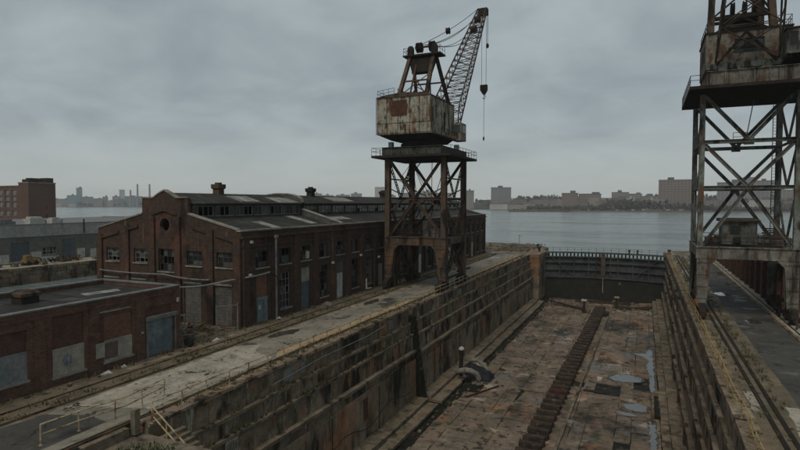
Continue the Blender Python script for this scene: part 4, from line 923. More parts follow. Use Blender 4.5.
def crane_tower(root, X0, X1, Y0, Y1, zb0, zb1, zd, zs, st, colw, mt, md, legw, mp):
    for x in (X0, X1):
        for y in (Y0, Y1):
            g = G(); h = colw / 2; t = .06
            g.box(x - h, x + h, y - h, y - h + t, zb1, zd); g.box(x - h, x + h, y + h - t, y + h, zb1, zd); g.box(x - t / 2, x + t / 2, y - h + t, y + h - t, zb1, zd)
            z = zb1 + .8
            while z < zd: g.box(x - h, x + h, y - h - .015, y - h, z, z + .1); z += 1.3
            g.build('column', mt, root)
            s_ = 1 if x == X0 else -1
            g = G(); o = x - s_ * colw / 2
            for dy in (-.42, .36):
                g.slab([(o, y + dy, 1.4), (o + s_ * .95, y + dy, 1.4), (o + s_ * legw * .86, y + dy, zb0 - .7), (o + s_ * (legw + .45), y + dy, zb0), (o, y + dy, zb0)], (0, .06, 0))
            g.hull8([(o, y - .36, 1.4), (o + s_ * .9, y - .36, 1.4), (o + s_ * .9, y + .36, 1.4), (o, y + .36, 1.4)], [(o, y - .36, zb0 - .02), (o + s_ * (legw * .86 - .06), y - .36, zb0 - .02), (o + s_ * (legw * .86 - .06), y + .36, zb0 - .02), (o, y + .36, zb0 - .02)])
            z = 2.0
            while z < zb0 - .3: w_ = .9 + (legw * .86 - .9) * (z - 1.4) / (zb0 - 1.4); g.box(o, o + s_ * w_, y - .48, y - .42, z, z + .16); z += 1.25
            g.build('portal_leg', mp, root)
            bogie(root, x + s_ * .25, y, md)
    for y in (Y0, Y1):
        g = G(); g.box(X0 - .35, X1 + .35, y - .38, y + .38, zb0 + .003, zb1)
        g.box(X0 - .4, X1 + .4, y - .5, y + .5, zb1 + .003, zb1 + .1); g.box(X0 - .4, X1 + .4, y - .46, y - .385, zb0 + .003, zb0 + .1)
        x = X0 + .7
        while x < X1: g.box(x, x + .08, y - .44, y - .385, zb0 + .12, zb1 - .01); x += 1.05
        g.build('portal_beam', mp, root)
    for x in (X0, X1):
        g = G(); g.box(x - .3, x + .3, Y0 + .39, Y1 - .39, zb0 + .1, zb1 - .05); g.build('portal_beam', mp, root)
        g = G(); g.beam((x, Y0 + .4, 1.8), (x, (Y0 + Y1) / 2, zb0 - .2), .2); g.beam((x, Y1 - .4, 1.8), (x, (Y0 + Y1) / 2, zb0 - .2), .2); g.box(x - .12, x + .12, Y0 + .4, Y1 - .4, 1.5, 1.75); g.build('brace', md, root)
    for y in (Y0, Y1):
        g = G(); truss_face(g, (X0, y), (X1, y), zs, st, .35, 'x'); g.build('brace', mt, root)
    for x in (X0, X1):
        g = G(); c = (Y0 + Y1) / 2
        for (z0, z1) in zip(zs, zs[1:]):
            g.laced((x, Y0 + .25, z1 - .2), (x, c, z0 + .15), .46, (0, .8, .5), .11, .5, .07); g.laced((x, Y1 - .25, z1 - .2), (x, c, z0 + .15), .46, (0, .8, -.5), .11, .5, .07)
        for z in zs[1:-1]: g.beam((x, Y0, z), (x, Y1, z), .22)
        g.build('lattice_brace', mt, root)
    g = G(); g.box(X0 + .4, X1 - .4, Y0 + .55, Y1 - .55, zb1 - .3, zb1 - .2); g.build('portal_floor', md, root)
    g = G(); rail_mesh(g, [(X0 + .5, Y0 - .3, zb1 + .1), (X1 - .5, Y0 - .3, zb1 + .1)], 1.0); g.build('portal_railing', md, root); g = G(); rail_mesh(g, [(X0 + .5, Y1 + .3, zb1 + .1), (X1 - .5, Y1 + .3, zb1 + .1)], 1.0); g.build('portal_railing', md, root)
def crane_deck(root, x0, x1, y0, y1, z0, z1, ins, mt, md):
    g = G(); g.box(x0, x1, y0, y1, z0, z0 + .32); g.build('deck', md, root)
    g = G()
    a, b, c, d = x0 + ins, x1 - ins, y0 + .35, y1 - .35
    for q in ((a, b, c, c + .25), (a, b, d - .25, d), (a, a + .25, c + .26, d - .26), (b - .25, b, c + .26, d - .26)): g.box(*q, z0 + .323, z1)
    x = a + .3
    while x < b: g.box(x, x + .09, c - .13, c - .003, z0 + .34, z1 - .1); x += (b - a) / 7
    y = c + .3
    while y < d: g.box(b + .003, b + .13, y, y + .09, z0 + .34, z1 - .1); y += (d - c) / 6
    g.box(a - .06, b + .06, c - .17, d + .1, z1 + .003, z1 + .07)
    g.build('deck_girder', mt, root)
    g = G()
    rail_mesh(g, [(x0 + ins - .1, y0 + .05, z0 + .32), (x0 + .05, y0 + .05, z0 + .32), (x0 + .05, y1 - .05, z0 + .32)], 1.05)
    rail_mesh(g, [(x1 - ins + .1, y0 + .05, z0 + .32), (x1 - .05, y0 + .05, z0 + .32), (x1 - .05, y1 - .05, z0 + .32)], 1.05)
    rail_mesh(g, [(x0 + .05, y1 - .05, z0 + .32), (x1 - .05, y1 - .05, z0 + .32)], 1.05)
    g.build('deck_railing', md, root)
def lattice_boom(root, f0, f1, tip, tw, dep0, dep1, mt, n=16):
    """f0,f1 feet; tip centre; square section tapering"""
    f0, f1, tip = V(f0), V(f1), V(tip); side = (f1 - f0).normalized(); ax = (tip - (f0 + f1) / 2).normalized(); up = side.cross(ax).normalized()
    mid = f0.lerp(f1, .5); L = (tip - mid).length; fw = (f1 - f0).length / 2
    def corner(t, a, b):
        w = fw + (tw / 2 - fw) * t; d = (dep0 * min(1, t / .12) if t < .12 else dep0 + (dep1 - dep0) * (t - .12) / .88)
        return mid + ax * L * t + side * a * w + up * (b * d)
    K = [i / n for i in range(n + 1)]
    for a in (-1, 1):
        for b in (0, 1):
            g = G()
            for t, u in zip(K, K[1:]): g.beam(corner(t, a, b), corner(u, a, b), .17)
            g.build('boom_chord', mt, root)
    g = G()
    for i, (t, u) in enumerate(zip(K, K[1:])):
        m_ = (t + u) / 2; k = 1 if i % 2 else -1
        for b in (0, 1):
            g.beam(corner(t, -k, b), corner(u, k, b), .09); g.beam(corner(u, -1, b), corner(u, 1, b), .08)
            g.beam(corner(t, k, b), corner(u, -k, b), .07)
        for a in (-1, 1):
            g.beam(corner(t, a, 0), corner(m_, a, 1), .08); g.beam(corner(m_, a, 1), corner(u, a, 0), .08)
    g.build('boom_lacing', mt, root)
    return corner
def sheave(root, c, r, w, axis, mt, name='sheave'):
    g = G(); g.lathe(c, [(.1, -w / 2), (r, -w / 2), (r * .82, -w * .1), (r * .82, w * .1), (r, w / 2), (.1, w / 2)], 18, axis); return g.build(name, mt, root)
def line(root, a, b, r, sag=0, name='cable', mat=None):
    a, b = V(a), V(b); g = G(); n = 12 if sag else 2
    g.path([a.lerp(b, k / (n - 1)) - V((0, 0, sag * 4 * (k / (n - 1)) * (1 - k / (n - 1)))) for k in range(n)], r, 5); return g.build(name, mat or m_rust_dark, root)

# left crane
c1 = thing('dock_crane', 'rusty portal crane with a cream cab house and raised lattice boom beside the brick warehouse', 'crane', (-28.8, 74, 0))
X0, X1, Y0, Y1 = -33.1, -24.75, 69.6, 78.2
crane_tower(c1, X0, X1, Y0, Y1, 6.15, 7.2, 18.25, [7.2, 12.6, 18.25], ['A', 'V'], .72, m_rust, m_rust_dark, 1.7, m_rust)
crane_deck(c1, -34.9, -23.2, 67.9, 79.9, 18.25, 19.6, 1.5, m_teal_dark, m_rust_dark)
g = G(); g.lathe((-29.8, 73.7, 19.68), [(2.3, 0), (2.3, .4), (2.9, .45), (2.9, .8), (2.5, .85), (2.5, 1.2)], 24); g.build('turntable', m_dark_int, c1)
hx0, hx1, hy0, hy1 = -34.5, -26.5, 68.9, 79.0
g = G(); g.hull8([(-32.9, 70.3, 20.8), (-27.4, 70.3, 20.8), (-27.4, 78.5, 20.8), (-32.9, 78.5, 20.8)], [(hx0 + .1, hy0 + .15, 21.5), (hx1 - .05, hy0 + .15, 21.5), (hx1 - .05, hy1, 21.5), (hx0 + .1, hy1, 21.5)]); g.build('house_base', m_rust_dark, c1)
g = G(); wallgrid(g, (hx1, 0, 0), SU, SW, (hy0, hy1), (21.5, 26.55), [(70.6, 71.7, 23.9, 25.4), (74.2, 75.4, 22.2, 25.0)], .2)
g.quad((hx0, hy0, 21.5), (hx1, hy0, 21.5), (hx1, hy0, 26.55), (hx0, hy0, 26.55)); g.quad((hx0, hy0, 21.5), (hx0, hy1, 21.5), (hx0, hy1, 26.55), (hx0, hy0, 26.55)); g.quad((hx0, hy1, 21.5), (hx1, hy1, 21.5), (hx1, hy1, 26.55), (hx0, hy1, 26.55))
g.quad((hx0, hy0, 21.502), (hx1, hy0, 21.502), (hx1, hy1, 21.502), (hx0, hy1, 21.502))
house = g.build('house', m_house, c1, fix=False)
g = G()
for i in range(8):
    a = hx0 - .12 + (hx1 - hx0 + .24) * i / 8; b = hx0 - .12 + (hx1 - hx0 + .24) * (i + 1) / 8; f = lambda x: 26.56 + .5 * (1 - ((x - (hx0 + hx1) / 2) / 4.25) ** 2)
    g.hull8([(a, hy0 - .12, 26.553), (b, hy0 - .12, 26.553), (b, hy1 + .1, 26.553), (a, hy1 + .1, 26.553)], [(a, hy0 - .12, f(a) + .06), (b, hy0 - .12, f(b) + .06), (b, hy1 + .1, f(b) + .06), (a, hy1 + .1, f(a) + .06)])
g.build('roof', m_rust, house)
g = G(); g.box(-32.3, -29.9, hy0 - .06, hy0 - .003, 24.0, 26.1); g.build('rust_panel', m_rustpanel, house)
g = G()
for x in (-34.62, -33.0, -31.3, -29.5, -28.1, -26.98): g.box(x, x + .06, hy0 - .05, hy0, 21.5, 26.5)
for z in (21.6, 23.0): g.box(hx0, hx1, hy0 - .035, hy0, z, z + .07)
g.build('seam', m_rust, house)
window(house, (hx1, 0, 0), SU, SW, 70.6, 71.7, 23.9, 25.4, 2, 2, m_winframe, m_glass, 0, .08, sill=False)
g = G(); obox(g, (hx1, 0, 0), SU, SW, 74.2, 75.4, 22.2, 25.0, .16, .22); g.build('door', m_rust_dark, house)
g = G(); g.box(hx1 + .01, hx1 + .5, hy0 + 1, hy1, 21.3, 21.5); rail_mesh(g, [(hx1 + .45, hy0 + 3, 21.5), (hx1 + .45, hy1, 21.5)], 1.0); g.build('side_catwalk', m_rust_dark, house)
g = G(); g.box(-26.47, -25.0, 77.9, 80.2, 21.3, 23.9); cab = g.build('operator_cab', m_house2, c1)
for u0, u1, z0, z1 in ((-26.3, -25.2, 22.5, 23.6),): g = G(); g.box(u0, u1, 77.84, 77.9, z0, z1); g.build('cab_window', m_glass_cab, cab)
g = G(); g.box(-25.0, -24.94, 78.2, 79.9, 22.5, 23.6); g.build('cab_window', m_glass_cab, cab)
for x, y, z in ((-33.0, 70.4, 20.3), (-25.6, 77.5, 20.3)): g = G(); g.box(x - .3, x + .3, y - .3, y + .3, z - .6, z + .3); g.build('floodlight', m_galv, c1)
g = G(); rail_mesh(g, [(-31.9, hy0 + .1, 26.9), (hx0 + .05, hy0 + .1, 26.62), (hx0 + .05, hy1 - 2, 26.62)], 1.0, .028, 1.0); g.build('roof_railing', m_rust_dark, house)
# A-frame
ap = [((-31.67, 69.9, 26.6), (-31.6, 74.0, 33.2)), ((-27.5, 69.9, 26.6), (-28.0, 74.0, 33.2)), ((-32.1, 78.0, 26.6), (-31.5, 74.9, 33.2)), ((-27.0, 78.0, 26.6), (-27.9, 74.9, 33.2))]
for a, b in ap[:2]: g = G(); g.ibeam(a, b, .5, .5, .08); g.build('mast_leg', m_rust, c1)
for a, b in ap[2:]: g = G(); g.ibeam(a, b, .42, .42, .08); g.build('mast_leg', m_rust, c1)
g = G(); g.tube((-30.6, 71.3, 26.7), (-30.6, 74.3, 33), .14, 6); g.tube((-28.9, 75.3, 26.7), (-28.9, 74.6, 33), .14, 6); g.beam((-31.9, 71.5, 29.2), (-27.5, 71.5, 29.2), .2); g.beam((-31.7, 75.9, 29.6), (-27.4, 75.9, 29.6), .2)
g.beam((-31.7, 70.0, 26.8), (-28.0, 73.9, 31), .12); g.beam((-27.6, 70, 26.8), (-31.3, 73.9, 31), .12); g.beam((-31.8, 76, 29.6), (-27.5, 76.6, 27), .12); g.beam((-32, 70.5, 28), (-32.2, 76.4, 28), .14); g.build('mast_brace', m_rust, c1)
g = G(); g.slab([(-31.75, 73.72, 32.9), (-27.85, 73.72, 32.9), (-28.6, 73.72, 30.9), (-31.2, 73.72, 30.9)], (0, .1, 0)); g.slab([(-31.75, 75.1, 32.9), (-27.85, 75.1, 32.9), (-28.6, 75.1, 30.9), (-31.2, 75.1, 30.9)], (0, .1, 0)); g.build('mast_plate', m_rust_dark, c1)
g = G(); g.box(-32.5, -26.7, 73.3, 75.6, 33.2, 33.4); rail_mesh(g, [(-26.8, 75.5, 33.4), (-26.8, 73.4, 33.4), (-28.0, 73.4, 33.4)], 1.0, .03, 1.2); rail_mesh(g, [(-31.6, 73.4, 33.4), (-32.4, 73.4, 33.4), (-32.4, 75.5, 33.4)], 1.0, .03, 1.2); g.build('mast_platform', m_rust_dark, c1)
g = G()
for x in (-31.6, -27.9): g.lathe((x, 74.2, 33.4), [(.55, 0), (.55, 1.0), (.35, 1.4), (.1, 1.5)], 8)
g.beam((-31.0, 74.4, 34.6), (-27.6, 74.4, 34.6), .22); g.build('mast_head', m_rust_dark, c1)
for x in (-30.6, -30.1, -28.6, -28.1): sheave(c1, (x, 74.5, 34.6), .75, .22, 'x', m_rust_dark)
g = G(); g.lathe((-29.5, 73.0, 27.4), [(.75, -1.0), (.75, -.85), (.5, -.85), (.5, .85), (.75, .85), (.75, 1.0)], 14, 'x'); g.box(-30.8, -28.2, 72.2, 73.9, 26.7, 27.1); g.build('winch', m_dark_int, c1)
TIP = (-28.2, 100.5, 47.6)
cn = lattice_boom(c1, (-31.0, 79.2, 22.4), (-26.0, 79.2, 22.4), TIP, 1.5, 2.1, .8, m_rust, 20)
g = G(); t0 = V(TIP); g.box(t0.x - .85, t0.x + .85, t0.y - .3, t0.y + .9, t0.z - .5, t0.z + .7); g.build('boom_head', m_rust_dark, c1)
for x in (-.5, .5): sheave(c1, (t0.x + x, t0.y + .9, t0.z + .2), .6, .2, 'x', m_rust_dark)
for t in (.78, .88): c = (cn(t, -1, 1) + cn(t, 1, 1)) / 2; sheave(c1, c, .7, .9, 'x', m_rust_dark, 'boom_sheave')
for x, e, sg in ((-30.5, cn(1, -1, 1), .5), (-28.3, cn(1, 1, 1), .9), (-30.1, cn(.88, -1, 1), 1.1), (-28.6, cn(.8, 1, 1), 1.6), (-29.3, cn(.72, -1, 1), .9)): line(c1, (x, 74.7, 35.0), e, .05, sg)
c = V((-30.3, 74.7, 35)).lerp(cn(1, -1, 1), .42) - V((0, 0, .5)); sheave(c1, c, .55, .5, 'x', m_rust_dark, 'bridle_block')
HY = t0.y + 1.4
line(c1, (t0.x - .55, HY, t0.z), (t0.x - .55, HY, 34.4), .035); line(c1, (t0.x + .35, HY, t0.z), (t0.x + .3, HY, 34.4), .035)
line(c1, (t0.x + .6, HY, t0.z), (t0.x + .55, HY, 42), .05); g = G(); g.lathe((t0.x + .55, HY, 41.2), [(.05, 0), (.28, .25), (.28, .7), (.05, 1.0)], 10); g.build('cable_weight', m_rust_dark, c1)
g = G(); g.hull8([(t0.x - .25, HY - .3, 32.6), (t0.x + .1, HY - .3, 32.6), (t0.x + .1, HY + .3, 32.6), (t0.x - .25, HY + .3, 32.6)], [(t0.x - .75, HY - .4, 33.4), (t0.x + .55, HY - .4, 33.4), (t0.x + .55, HY + .4, 33.4), (t0.x - .75, HY + .4, 33.4)]); g.box(t0.x - .75, t0.x + .55, HY - .4, HY + .4, 33.4, 34.4); g.build('hook_block', m_rust_dark, c1)
line(c1, (t0.x - .08, HY, 32.7), (t0.x - .08, HY, 24.6), .035)
g = G(); g.path([(t0.x - .08, HY, 32.6), (t0.x + .2, HY, 32.2), (t0.x + .1, HY, 31.8), (t0.x - .2, HY, 31.85), (t0.x - .25, HY, 32.05)], .08, 6); g.lathe((t0.x - .08, HY, 23.9), [(.05, 0), (.16, .1), (.16, .6), (.05, .8)], 8); g.build('hook', m_rust_dark, c1)
g = G()
for _ in range(26):
    x, y = R.choice(((-25.4, 70.5), (-25.2, 77.6), (-32.6, 70), (-32.6, 77.5))); x += R.uniform(-.6, .6); y += R.uniform(-1.6, 1.6)
    g.beam((x, y, R.uniform(.1, .4)), (x + R.uniform(-.6, .6), y + R.uniform(-.8, .8), R.uniform(.6, 2.6)), R.uniform(.06, .16))
g.build('cable_guard', m_rust_dark, c1)

g = G()
for k, (za, zb) in enumerate(((7.3, 11.1), (11.1, 15.0), (15.0, 18.2))):
    ya, yb = (71.2, 76.6) if k % 2 == 0 else (76.6, 71.2)
    for dx in (0, .7): g.beam((-31.6 + dx, ya, za), (-31.6 + dx, yb, zb), .1); g.beam((-31.6 + dx, ya, za + .95), (-31.6 + dx, yb, zb + .95), .05)
    for q in range(14): t = q / 14; g.box(-31.6, -30.9, ya + (yb - ya) * t - .12, ya + (yb - ya) * t + .12, za + (zb - za) * t, za + (zb - za) * t + .04)
    g.box(-31.8, -30.7, yb - .6, yb + .6, zb, zb + .06)
g.build('stair', m_rust_dark, c1)
g = G(); g.box(-29.4, -28.4, 73.4, 74.6, 6.4, 9.4, .02); g.box(-27.6, -26.4, 72, 74, 7.0, 8.3, .02); g.build('cable_drum_house', m_portal, c1)
g = G()
for x in (X0, X1):
    g.laced((x, Y0 + .5, 1.8), (x, Y1 - .5, 6.0), .4, (0, .6, -.8), .1, .5, .06); g.laced((x, Y1 - .5, 1.8), (x, Y0 + .5, 6.0), .4, (0, .6, .8), .1, .5, .06)
g.build('lattice_brace', m_rust, c1)
g = G()
for y in (Y0, Y1):
    for za, zb in ((9.2, 12.4), (12.8, 15.8)):
        for xa, xb in ((X0, (X0 + X1) / 2), (X1, (X0 + X1) / 2)): g.beam((xa, y, za + (zb - za) * .45), (xa + (xb - xa) * .55, y, zb if za < 12 else za + .3), .14)
for z in (9.9, 15.4):
    for x in (X0, X1): g.beam((x, Y0, z), (x, Y1, z), .18)
g.build('secondary_brace', m_rust, c1)
g = G()
for k in range(5): g.path([(-32.6 + R.uniform(0, 7.5), 69.9 + R.uniform(0, 8), 18), (-30 + R.uniform(-1, 2), 74 + R.uniform(-2, 2), 12), (-29 + R.uniform(-1, 1), 74, 7.4)], .05, 5)
g.build('hanging_cable', m_rust_dark, c1)
# right crane
c2 = thing('dock_crane', 'taller grey green portal crane with small hut on its portal, at the right dock edge', 'crane', (9.6, 69.8, 0))
X0, X1, Y0, Y1 = 5.35, 13.75, 65.4, 74.2
crane_tower(c2, X0, X1, Y0, Y1, 6.2, 7.35, 23.25, [7.35, 13.6, 18.35, 23.25], ['A', 'V', 'V'], .52, m_teal, m_rust_dark, 1.4, m_portal)
crane_deck(c2, 3.9, 15.5, 62.0, 75.2, 23.3, 24.95, 1.5, m_portal, m_rust_dark)
g = G(); g.lathe((9.3, 69.5, 25.03), [(2.4, 0), (2.4, .2), (2.9, .22), (2.9, .4), (2.5, .42), (2.5, .75)], 24); g.build('turntable', m_dark_int, c2)
hx0, hx1, hy0, hy1 = 5.5, 12.9, 65.0, 72.0
g = G(); g.hull8([(6.6, 65.7, 25.05), (12.2, 65.7, 25.05), (12.2, 71.5, 25.05), (6.6, 71.5, 25.05)], [(hx0 + .05, hy0 + .1, 25.75), (hx1 - .05, hy0 + .1, 25.75), (hx1 - .05, hy1, 25.75), (hx0 + .05, hy1, 25.75)])
g.build('house_base', m_rust_dark, c2)
g = G(); wallgrid(g, (0, hy0, 0), GU, GW, (hx0, hx1), (25.75, 29.35), [(8.0, 10.6, 27.2, 28.6)], .25)
g.quad((hx0, hy0, 25.75), (hx0, hy1, 25.75), (hx0, hy1, 29.35), (hx0, hy0, 29.35)); g.quad((hx1, hy0, 25.75), (hx1, hy1, 25.75), (hx1, hy1, 29.35), (hx1, hy0, 29.35)); g.quad((hx0, hy1, 25.75), (hx1, hy1, 25.75), (hx1, hy1, 29.35), (hx0, hy1, 29.35)); g.quad((hx0, hy0, 25.752), (hx1, hy0, 25.752), (hx1, hy1, 25.752), (hx0, hy1, 25.752))
house = g.build('house', m_house2, c2, fix=False)
g = G(); g.box(hx0 - .1, hx1 + .1, hy0 - .12, hy1 + .1, 29.353, 29.5); g.build('roof', m_rust_dark, house)
window(house, (0, hy0, 0), GU, GW, 8.0, 10.6, 27.2, 28.6, 3, 2, m_winframe, m_glass_cab, .1, .12, sill=False)
g = G()
for y, w in ((66.2, .8), (68.3, 1.0), (70.4, .8)): g.box(hx0 - .04, hx0 - .003, y, y + w, 26.9, 28.4)
g.build('side_panel', m_rust_dark, house)
g = G()
for x in (5.5, 7.0, 8.6, 10.2, 11.7): g.box(x, x + .06, hy0 - .05, hy0, 25.75, 27.15)
g.box(hx0, hx1, hy0 - .12, hy0 - .003, 25.7, 26.3); g.build('seam', m_teal, house)
for x in (6.6, 8.3, 10.4):
    g = G(); g.box(x, x + .8, hy0 - .4, hy0 - .13, 25.5, 26.2); g.build('ballast_box', m_teal, c2)
g = G(); rail_mesh(g, [(hx0 + .05, hy1 - .2, 29.5), (hx0 + .05, hy0 + .1, 29.5)], 1.0, .03, 1.1); rail_mesh(g, [(hx1 - 1.2, hy0 + .1, 29.5), (hx1 - .05, hy0 + .1, 29.5), (hx1 - .05, hy1, 29.5)], 1.0, .03, .8); g.build('roof_railing', m_rust_dark, house)
g = G(); g.hull8([(12.2, 65.2, 25.5), (13.2, 65.2, 25.5), (13.2, 67, 25.5), (12.2, 67, 25.5)], [(12.0, 62.6, 25.75), (15.2, 62.6, 25.75), (15.2, 67, 25.75), (12.0, 67, 25.75)])
g.build('cab_bracket', m_rust_dark, c2)
g = G(); wallgrid(g, (0, 62.8, 0), GU, GW, (12.05, 15.0), (26.2, 28.5), [(12.25, 12.95, 26.9, 28.2), (13.1, 14.8, 26.6, 28.25)], .12)
g.quad((12.05, 62.8, 26.2), (12.05, 66.5, 26.2), (12.05, 66.5, 28.5), (12.05, 62.8, 28.5)); g.quad((15, 62.8, 26.2), (15, 66.5, 26.2), (15, 66.5, 28.5), (15, 62.8, 28.5)); g.quad((12.05, 66.5, 26.2), (15, 66.5, 26.2), (15, 66.5, 28.5), (12.05, 66.5, 28.5))
cab = g.build('operator_cab', m_teal, c2, fix=False)
g = G(); g.box(11.95, 15.1, 62.7, 66.6, 28.503, 28.65); g.build('roof', m_rust_dark, cab)
window(cab, (0, 62.8, 0), GU, GW, 13.1, 14.8, 26.6, 28.25, 2, 1, m_winframe, m_glass_cab, 0, .05, 'cab_window', False); window(cab, (0, 62.8, 0), GU, GW, 12.25, 12.95, 26.9, 28.2, 1, 1, m_winframe, m_glass, 0, .05, 'cab_window', False)
for x, y in ((6.0, 66.0), (11.5, 66.0), (6.3, 71.4), (11.2, 71.4)):
    g = G(); g.ibeam((x, y, 29.3), (x + (.25 if x < 8 else -.25), 69.2 + (y - 69) * .25, 38.6), .62, .62, .09); g.build('mast_leg', m_rust, c2)
g = G(); g.beam((6.0, 66.6, 31.3), (11.5, 66.6, 31.3), .35); g.beam((6.1, 70.8, 32), (11.3, 70.8, 32), .3); g.beam((6.1, 66.8, 31.4), (8.8, 67.4, 33.8), .18); g.beam((11.4, 66.8, 31.4), (8.8, 67.4, 33.8), .18); g.beam((6.0, 66.1, 29.5), (8.8, 66.6, 31.2), .16); g.beam((11.5, 66.1, 29.5), (8.8, 66.6, 31.2), .16)
g.beam((6.1, 67.5, 34.2), (11.4, 67.5, 34.2), .3); g.beam((6.0, 66.6, 31.3), (6.2, 70.8, 34), .16); g.beam((11.5, 66.6, 31.3), (11.3, 70.8, 34), .16); g.build('mast_brace', m_rust_dark, c2)
g = G(); g.box(5.6, 11.9, 68.2, 70.4, 38.6, 38.85); g.build('mast_platform', m_rust_dark, c2)
for x in (7.3, 8.2, 9.3, 10.2): sheave(c2, (x, 68.6, 32.6), .85, .3, 'x', m_rust_dark)
g = G(); g.lathe((8.8, 68.5, 31.6), [(.9, -1.6), (.9, -1.4), (.55, -1.4), (.55, 1.4), (.9, 1.4), (.9, 1.6)], 14, 'x'); g.box(7.0, 10.6, 67.6, 69.4, 29.5, 30.8); g.build('winch', m_dark_int, c2)
cn2 = lattice_boom(c2, (6.3, 64.2, 26.2), (11.7, 64.2, 26.2), (9.0, 50.0, 62.0), 1.6, 2.0, .8, m_rust, 11)
g = G(); g.beam((6.4, 64.4, 26.0), (8.9, 64.0, 29.0), .22); g.beam((11.6, 64.4, 26.0), (8.9, 64.0, 29.0), .22); g.beam((7.4, 64.1, 27.5), (10.4, 64.1, 27.5), .2); g.build('boom_foot_brace', m_rust_dark, c2)
for x, t in ((7.3, .95), (8.2, .95), (9.3, .95), (10.2, .95)): line(c2, (x, 68.6, 38.9), cn2(t, -1 if x < 9 else 1, 1), .05, .3)
g = G(); wallgrid(g, (0, 69.6, 0), GU, GW, (7.85, 11.15), (7.45, 9.95), [(8.6, 9.5, 8.5, 9.5), (10.1, 10.55, 8.4, 9.5)], .12)
g.quad((7.85, 69.6, 7.45), (7.85, 72.6, 7.45), (7.85, 72.6, 9.95), (7.85, 69.6, 9.95)); g.quad((11.15, 69.6, 7.45), (11.15, 72.6, 7.45), (11.15, 72.6, 9.95), (11.15, 69.6, 9.95)); g.quad((7.85, 72.6, 7.45), (11.15, 72.6, 7.45), (11.15, 72.6, 9.95), (7.85, 72.6, 9.95))
hut = g.build('hut', m_teal, c2, fix=False)
g = G(); g.hull8([(7.6, 69.3, 9.953), (11.4, 69.3, 9.953), (11.4, 72.9, 9.953), (7.6, 72.9, 9.953)], [(7.6, 69.3, 10.1), (11.4, 69.3, 10.1), (11.4, 72.9, 10.3), (7.6, 72.9, 10.3)]); g.build('roof', m_rust, hut)
window(hut, (0, 69.6, 0), GU, GW, 8.6, 9.5, 8.5, 9.5, 1, 1, m_winframe, m_glass, 0, .06, sill=False); window(hut, (0, 69.6, 0), GU, GW, 10.1, 10.55, 8.4, 9.5, 1, 2, m_winframe_w, m_glass_pale, 0, .06, sill=False)
g = G()
for k in range(9): g.box(11.4 + .1 * (k % 2), 13.2, 68 + .1 * k, 68.15 + .1 * k, 7.45 + .22 * k, 7.58 + .22 * k)
g.build('stored_planks', m_timber, c2); g = G(); g.box(6.3, 7.0, 70, 71.5, 7.4, 8.1); g.build('tool_box', m_rust_dark, c2); g = G(); g.lathe((9.2, 68.8, 7.9), [(.4, -.3), (.45, 0), (.4, .3)], 10, 'x'); g.build('barrel', m_rust_dark, c2)
g = G()
for x in (13.2, 13.55): g.beam((x, 74.7, 7.4), (x, 74.7, 23.2), .07)
z = 7.6
while z < 23.1: g.beam((13.2, 74.7, z), (13.55, 74.7, z), .04); z += .35
g.build('ladder', m_rust_dark, c2)
g = G(); g.box(8.6, 9.9, 69, 70.5, 18.5, 18.6); rail_mesh(g, [(8.6, 69, 18.6), (9.9, 69, 18.6), (9.9, 70.5, 18.6)], 1.0); g.tube((9.9, 70.2, 18.6), (10.6, 70.2, 23.2), .05, 6); g.build('inspection_platform', m_teal, c2)
g = G(); g.path([(5.0, 65.2, 1.8), (5.2, 64.5, 1.3), (5.6, 64.2, .7), (6.2, 64.3, .5), (5.7, 64.7, .3), (5.1, 64.5, .2)], .12, 6); tag(g.build('hose_coil', weather('orange_hose', (.24, .085, .035), (.17, .06, .03), 1, bump=0)), 'orange hose coil on the quay edge at the near foot of the right crane', 'hose')

# ------------------------------------------------------------------ right brick row building
rb = thing('brick_row_building', 'long low red brick building with projecting piers seen through the right crane portal', 'building', (20, 72, 0))
RO_ = (14.0, 0, 0)
rh = [(73.5 + 4.2 * i, 75.0 + 4.2 * i, .05 if i % 2 else 1.2, 3.4) for i in range(15)]
g = G(); wallgrid(g, RO_, SU, (1, 0, 0), (72, 138), (0, 4.9), rh, .3)
g.quad((14, 72, 0), (26, 72, 0), (26, 72, 4.9), (14, 72, 4.9)); g.quad((26, 72, 0), (26, 138, 0), (26, 138, 4.9), (26, 72, 4.9)); g.quad((14, 138, 0), (26, 138, 0), (26, 138, 4.9), (14, 138, 4.9))
g.build('wall', m_brick_row, rb, fix=False)
g = G(); g.box(13.8, 26.2, 71.8, 138.2, 4.903, 5.15); g.build('roof', m_roof, rb)
g = G()
for i in range(16): y = 72.6 + 4.2 * i; g = G(); g.box(13.55, 13.997, y - .3, y + .3, 0, 4.6); g.build('brick_pier', m_brick_row, rb)
for i, h in enumerate(rh):
    if i % 2: g = G(); obox(g, RO_, SU, (1, 0, 0), *h, .15, .25); g.build('door', m_rust_dark, rb)
    else: window(rb, RO_, SU, (1, 0, 0), *h, 3, 4, m_winframe, m_glass, .1, .15)
g = G()
for _ in range(20):
    x, y = R.uniform(13.0, 13.5), R.uniform(60, 71); g.beam((x, y, .2), (x + R.uniform(-.4, .4), y + R.uniform(-1, 1), R.uniform(.4, 2.2)), R.uniform(.08, .2))
tag(g.build('scrap_heap', m_rust_dark), 'dark tangle of scrap steel against the kerb under the right crane', 'scrap heap')

